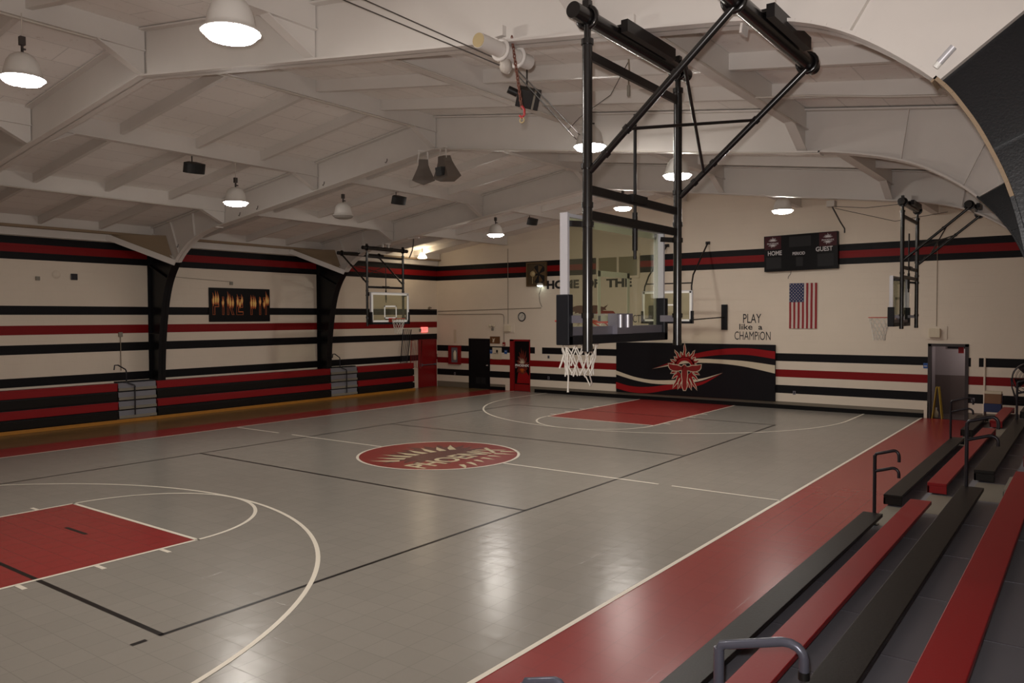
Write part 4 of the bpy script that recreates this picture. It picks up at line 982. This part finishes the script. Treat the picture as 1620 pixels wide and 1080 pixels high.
conduit([(WX+.02, .75, 4.42), (WX+.02, 2.8, 4.33)], .008, 'conduit_grey', 'thin level wire leading to the sensor above the banner', 'cable', 'cable')
conduit([(WX+.03, 11.3, 3.44), (WX+.03, 13.25, 3.40)], .016, 'cable_dark', 'short dark pipe along the black stripe at the far left corner')
root = thing('wall_camera', 'small camera on the black stripe in the far left corner', 'camera', (WX, 12.75, 3.48)); MB().box(0, .06, -.04, .04, -.03, .05, 'conduit_grey').build('bracket', root); MB().cyl((.05, 0, .05), (.18, -.03, .03), .035, 'conduit_grey', 10).build('camera_body', root)

# ------------------------------------------------------------------ things hanging in the roof
def wedge_speaker(label, x, y, z, yaw, m='speaker_black', sc=1., tilt=.35):
    root = thing('loudspeaker', label, 'speaker', (x, y, z), yaw, 'wedge loudspeakers in the roof')
    W, D, H = .24*sc, .20*sc, .26*sc
    n = 8; mb = MB(); F = []; R = Matrix.Rotation(tilt, 3, 'Y')
    # curved front (towards +x), narrower back
    top = [(-D*.7, -W*.45), (-D*.7, W*.45)]; arc = [(D*.3+.10*sc*math.cos(t), W*1.15*math.sin(t)) for t in [PI/2*.95-(PI*.95)*k/n for k in range(n+1)]]
    out = [(-D*.7, W*.4)]+arc+[(-D*.7, -W*.4)]
    vs = [R @ Vector((a, b, H*.5)) for a, b in out]+[R @ Vector((a, b, -H*.5)) for a, b in out]; N = len(out)
    mb.add(vs, [tuple(range(N)), tuple(range(N, 2*N))[::-1]]+[(i, N+i, N+(i+1) % N, (i+1) % N) for i in range(N)], m); mb.build('cabinet', root, .008)
    gb = MB(); gv = [R @ Vector((a*1.03+.004, b*.95, z_)) for z_ in (H*.42, -H*.42) for a, b in arc]; k = len(arc)
    gb.add(gv, [(i, i+1, k+i+1, k+i) for i in range(k-1)], 'rubber_black', True); gb.build('grille', root)
    return root
for x, y, lab in ((-4.6, -3.12, 'black wedge loudspeaker under the left purlin, in the near bay'), (-4.45, 3.2, 'black wedge loudspeaker under the left purlin, in the middle bay'), (-4.35, 9.75, 'small far black wedge loudspeaker under the left purlin, in the last bay')):
    r = wedge_speaker(lab, x+.06, y, 6.48, -.25, sc=.88, tilt=.35); MB().cyl((-.1, 0, .08), (-.1, 0, deckz(x)-6.5-.02), .014, 'lamp_metal', 6).build('bracket', r)
def horn(label, x, y, z, yaw, lens):
    root = thing('loudspeaker', label, 'speaker', (x, y, z), yaw, 'grey horn loudspeakers at the middle frame')
    mb = MB(); prof = [(.10, -.08, .0), (.11, -.10, -.12), (.145, -.12, -.22), (.21, -.16, -.36), (.255, -.20, -.46)]
    vs = []; 
    for w_, d_, zz in prof: vs += [(-w_, d_*.8, zz+.0), (w_, d_*.8, zz), (w_, .12-zz*.25, zz), (-w_, .12-zz*.25, zz)]
    fs = [(0, 1, 2, 3)]+[(4*i+a, 4*i+4+a, 4*i+4+(a+1) % 4, 4*i+(a+1) % 4) for i in range(len(prof)-1) for a in range(4)]
    n = len(prof)-1
    # bowed lower front
    vs += [(0, prof[-1][1]*.8, -.55), (0, .12+.46*.25, -.56)]; b = len(vs)
    fs += [(4*n, b-2, 4*n+1), (4*n+2, b-1, 4*n+3), (4*n, 4*n+3, b-1, b-2), (4*n+1, b-2, b-1, 4*n+2)]
    R = Matrix.Rotation(.15, 4, 'X')
    mb.add(vs, fs, 'speaker_grey', False, R); mb.build('horn_body', root)
    mb = MB(); mb.beam((-.09, 0, .19), (-.13, 0, -.08), .01, .03, 'steel_white'); mb.beam((.09, 0, .19), (.10, 0, -.05), .01, .03, 'steel_white'); mb.box(-.12, .12, -.03, .03, .17, .20, 'steel_white'); mb.build('bracket', root, label='white hanging bracket')
    if lens: MB(R).box(-.06, .14, -.22, -.10, -.42, -.24, 'rubber_black').build('driver', root)
    return root
horn('left of the two grey horn loudspeakers at the peak of the middle frame', -.26, -.16, 6.61, .75, False)
horn('right of the two grey horn loudspeakers, with a dark driver on its face', .38, -.22, 6.60, -.15, True)
# winch motor clamp with chain and hook, under the nearest frame
root = thing('chain_hoist', 'white pipe clamp under the nearest frame with a rusty chain and red hook', 'hoist', (7.03, -6.70, 5.80))
mb = MB(); mb.path([(-.02, -.50, -.03), (-.02, .34, -.03)], .075, 'steel_white', 18); mb.cyl((-.02, -.506, -.03), (-.02, -.499, -.03), .070, 'fan_cream', 18)
mb.build('pipe', root)
for y in (-.15, .13):
    mb = MB(); mb.path([(-.02+.095*math.cos(t), y, -.03+.095*math.sin(t)) for t in [2*PI*k/16 for k in range(16)]], .022, 'steel_white', 6, closed=True); mb.box(-.07, .03, y-.03, y+.03, .10, .20, 'steel_white'); mb.build('beam_clamp', root)
mb = MB(); mb.lathe([(0, .05), (.06, .04), (.085, 0), (.06, -.04), (0, -.05)], 'conduit_white', (-.03, -.05, -.16), 18, Matrix.Rotation(PI/2, 3, 'Y')); mb.box(-.06, .0, -.09, -.01, -.22, -.05, 'conduit_white'); mb.build('pulley', root)
mb = MB(); p = Vector((.05, -.05, .10)); 
for k in range(20):
    c = p+Vector((.004*k, .003*k, -.036*k)); hz = k % 2
    mb.path([c+Vector(((.013*math.cos(t)) if hz else 0, 0 if hz else .013*math.cos(t), .026*math.sin(t))) for t in [2*PI*j/10 for j in range(10)]], .006, 'chain_rust', 5, closed=True)
mb.build('chain', root, label='rusty chain')
mb = MB(); q = p+Vector((.08, .06, -.72)); mb.path([q+Vector((0, .0, .04)), q+Vector((.03, 0, -.0)), q+Vector((.03, 0, -.05)), q+Vector((0, 0, -.075)), q+Vector((-.03, 0, -.05))], .013, 'hook_red', 8)
mb.path([q+Vector((.026*math.cos(t), 0, -.10+.026*math.sin(t))) for t in [2*PI*k/14 for k in range(14)]], .008, 'fan_cream', 6, closed=True); mb.build('hook', root, label='red hook with a small ring')
# black box projector-like floodlight on the ceiling beyond the hoist
root = thing('flood_light', 'black square flood light hanging behind the rusty chain', 'light', (5.05, -3.6, 6.33), .55)
Rt = Matrix.Rotation(.5, 4, 'X') @ Matrix.Rotation(.25, 4, 'Y')
MB(Rt).box(-.17, .17, -.12, .12, -.13, .13, 'speaker_black').build('housing', root, .01)
MB(Rt).box(.07, .10, -.125, .125, -.135, .135, 'deck_beige').build('band', root, label='pale band around the housing'); MB(Rt).cyl((-.17, 0, .03), (-.32, 0, .06), .055, 'speaker_black', 12).build('bracket', root); MB().cyl((-.02, 0, .1), (-.02, 0, deckz(5.05)-6.33), .014, 'lamp_metal', 6).build('hanger', root)
# winch cables: down to the pulley of the hoist, then on below the joists
for k, dz in enumerate((0, -.05)):
    tag(MB().path([(5.02-.02*k, -7.5, 6.76-.10*k), (6.98, -6.83, 5.68+dz)], .007, 'cable_dark', 6).build('winch_cable'), ('upper' if k == 0 else 'lower')+' of two dark winch cables slanting down to the hoist from the upper left', 'cable', 'winch cables')
    tag(MB().path([(7.10, -6.70, 5.60+dz), (4.20-.10*k, -.5, 6.32+dz)], .007, 'cable_dark', 6).build('winch_cable'), ('upper' if k == 0 else 'lower')+' of two dark winch cables running right from the hoist behind the rusty chain', 'cable', 'winch cables')
# thin rod hanging at the middle frame, clip and rope
root = thing('rope_clip', 'small grey rope clip hanging under the ceiling inside the nearest hoop frame', 'clip', (6.78, -3.72, 6.28)); MB().path([(0, 0, .25), (.01, 0, .1), (0, 0, .02), (0, 0, -.16)], .011, 'conduit_grey', 6).build('strap', root); MB().cyl((0, 0, -.1), (0, 0, -.24), .024, 'deck_beige', 8).build('weight', root)
tag(MB().path([(6.78, -3.72, 6.50), (6.1, -3.0, 6.33), (5.2, -2.4, 6.26), (4.2, -1.2, 6.42)], .006, 'cable_dark', 5).build('cable'), 'thin sagging cable right of the chain, below the joists', 'cable')
root = thing('hanging_strap', 'dark strap dangling from a frame above the left hanging hoop', 'strap', (-6.97, 6.55, 5.80)); MB().box(-.25, .25, -.03, .03, -.02, .02, 'steel_white').build('clamp', root); MB().path([(0, 0, 0), (-.02, 0, -.22), (-.07, 0, -.42), (-.17, 0, -.60), (-.22, 0, -.66)], .022, 'cable_dark', 6).build('strap', root)
root = thing('hanging_strap', 'dark strap dangling from the frame left of the far right hoop', 'strap', (6.72, 6.6, 5.78)); MB().box(-.09, .09, -.12, .12, -.08, .06, 'conduit_white').build('clamp', root); MB().path([(0, 0, -.05), (.10, 0, -.25), (.2, 0, -.45), (.3, 0, -.62), (.3, 0, -.72)], .018, 'cable_dark', 6).build('strap', root)
tag(MB().path([(6.8, 6.55, 5.70), (7.5, 6.5, 5.60), (8.2, 6.5, 5.62)], .007, 'cable_dark', 5).build('cable'), 'thin cable from the dangling strap to the far right hoop frame', 'cable')
tag(MB().path([(6.8, 6.6, 5.66), (8.0, 7.2, 5.32), (9.1, 7.2, 5.45)], .007, 'cable_dark', 5).build('cable'), 'lower sagging cable behind the far right hoop frame', 'cable')
# fitting on the near frame next to the black paint
root = thing('frame_fitting', 'small silver tubular fitting on the nearest frame where the black paint begins', 'fitting', (10.90, -6.80, 4.87)); MB().cyl((.025, 0, .03), (.115, 0, .125), .026, 'aluminium', 12).build('tube', root); MB().cyl((0, 0, .0), (.03, 0, .035), .022, 'white_paint', 10).build('end_cap', root)
# conduits and boxes under the roof
def roof_conduit(x, y0, y1, dz, label):
    pts = [(x, y0, deckz(x)-dz), (x, y1, deckz(x)-dz)]; return conduit(pts, .016, 'conduit_white', label)
roof_conduit(-3.87, -13.2, -7.5, .37, 'white conduit along the left purlin in the nearest bay')
roof_conduit(.12, -13.2, -7.5, .38, 'white double conduit along the ridge beam at the top left')
roof_conduit(.12, -6.0, -.85, .38, 'white conduit along the ridge beam toward the grey loudspeakers')
roof_conduit(-7.88, -6.0, -.8, .38, 'thin white conduit along the lower left purlin')
roof_conduit(8.1, -6.0, -.8, .37, 'white conduit along the right purlin behind the hoop braces')
conduit([(8.1, -2.6, deckz(8.1)-.38), (8.7, -2.25, 6.05), (9.6, -1.86, 5.97), (10.3, -1.82, 5.88)], .014, 'conduit_white', 'white branch conduit bending right from the purlin')
conduit([(4.1, -6.0, deckz(4)-.37), (4.1, -.9, deckz(4)-.37)], .014, 'conduit_white', 'white conduit along the purlin behind the hoist chain')
conduit([(.1, -.2, 6.79), (8.3, -.2, 5.66)], .014, 'conduit_white', 'white conduit clipped along the lower edge of the middle frame')

# ------------------------------------------------------------------ far right corner things
root = thing('wet_floor_sign', 'yellow folding floor sign standing in the open doorway', 'floor sign', (8.06, 13.42, 0))
for s in (-1, 1):
    mb = MB(); mb.add([(s*.02-.0, -.13, .95), (s*.02, .13, .95), (s*.12, .17, 0), (s*.12, -.17, 0), (s*.02+s*.02, -.13, .95), (s*.04, .13, .95), (s*.14, .17, 0), (s*.14, -.17, 0)], [(0, 1, 2, 3), (7, 6, 5, 4), (0, 3, 7, 4), (1, 5, 6, 2), (0, 4, 5, 1), (3, 2, 6, 7)], 'sign_yellow'); mb.build('panel', root)
root = thing('box_fan', 'large dark drum fan on a stand at the far right edge', 'fan', (10.47, 11.75, .75), .15)
mb = MB(); c = Vector((0, 0, .66)); R_ = .40
mb.lathe([(R_, -.12), (R_+.015, -.12), (R_+.015, .12), (R_, .12)], 'rail_dark', c, 28, Rx); mb.build('drum', root)
for yy in (-.13, .13):
    mb = MB()
    for r in (.08, .16, .24, .32, .40): mb.path([c+Vector((r*math.cos(t), yy, r*math.sin(t))) for t in [2*PI*k/24 for k in range(24)]], .005, 'rail_dark', 5, closed=True)
    for k in range(8): a = k*PI/4; mb.cyl(c+Vector((0, yy, 0)), c+Vector((.4*math.cos(a), yy, .4*math.sin(a))), .005, 'rail_dark', 5)
    mb.build('guard', root)
for k in range(4):
    a = k*PI/2+.4; P = [c+Vector((r*math.cos(a+t), dy, r*math.sin(a+t))) for r, t, dy in ((.06, 0, 0), (.36, -.35, -.04), (.37, .4, .05), (.1, .5, .03))]
    MB().add(P+[p+Vector((0, .008, 0)) for p in P], [(0, 1, 2, 3), (7, 6, 5, 4)], 'rail_dark').build('blade', root)
MB().lathe([(0, .10), (.08, .08), (.09, -.05), (0, -.08)], 'rail_dark', c, 14, Rx).build('hub', root)
mb = MB()
for s in (-1, 1): mb.path([(s*.28, -.28, .0), (s*.40, 0, .40), (s*.43, 0, .66)], .018, 'rail_dark', 8); mb.path([(s*.28, .28, 0), (s*.40, 0, .40)], .018, 'rail_dark', 8)
mb.cyl((-.28, -.28, .02), (.28, -.28, .02), .018, 'rail_dark', 8); mb.cyl((-.28, .28, .02), (.28, .28, .02), .018, 'rail_dark', 8); mb.build('stand', root)
root = thing('stacking_chair', 'blue plastic chair holding a cardboard box at the far wall', 'chair', (9.58, 12.45, 0))
mb = MB(); mb.box(-.21, .21, -.20, .20, .60, .64, 'plastic_blue'); mb.build('seat', root, .015); mb = MB(); mb.box(-.21, .21, .18, .215, .62, .90, 'plastic_blue'); mb.build('backrest', root, .015); MB().box(-.21, .21, -.20, -.17, .40, .62, 'plastic_blue').build('front_apron', root, .01)
for sx in (-1, 1):
    for sy in (-1, 1): MB().cyl((sx*.19, sy*.17, .61), (sx*.21, sy*.20, 0), .014, 'rail_dark', 8).build('leg', root)
root = thing('cardboard_box', 'brown cardboard box with a white top edge on the blue chair', 'box', (9.58, 12.42, .642))
mb = MB(); mb.box(-.20, .20, -.17, .15, 0, .30, 'cardboard'); mb.build('carton', root, .004); mb = MB(); mb.box(-.205, .205, -.175, .155, .27, .33, 'paper'); mb.build('lid', root, .004, label='white lid edge')
tag(MB().lathe([(0, 0), (.14, .0), (.20, .06), (.22, .14), (.17, .22), (.08, .26), (0, .27)], 'rubber_black', (9.25, 11.62, 0), 14).build('ball_bag'), 'black slumped bag on the floor at the end of the far right bleachers', 'bag')
root = thing('spray_bottle', 'clear bottle standing just inside the open doorway beside the yellow sign', 'bottle', (7.99, 13.62, 0)); MB().lathe([(0, 0), (.06, 0), (.065, .16), (.03, .22), (.025, .25), (0, .25)], 'paper', n=14).build('bottle_body', root); MB().lathe([(.026, .24), (.03, .30), (0, .30)], 'aluminium', n=10).build('cap', root)
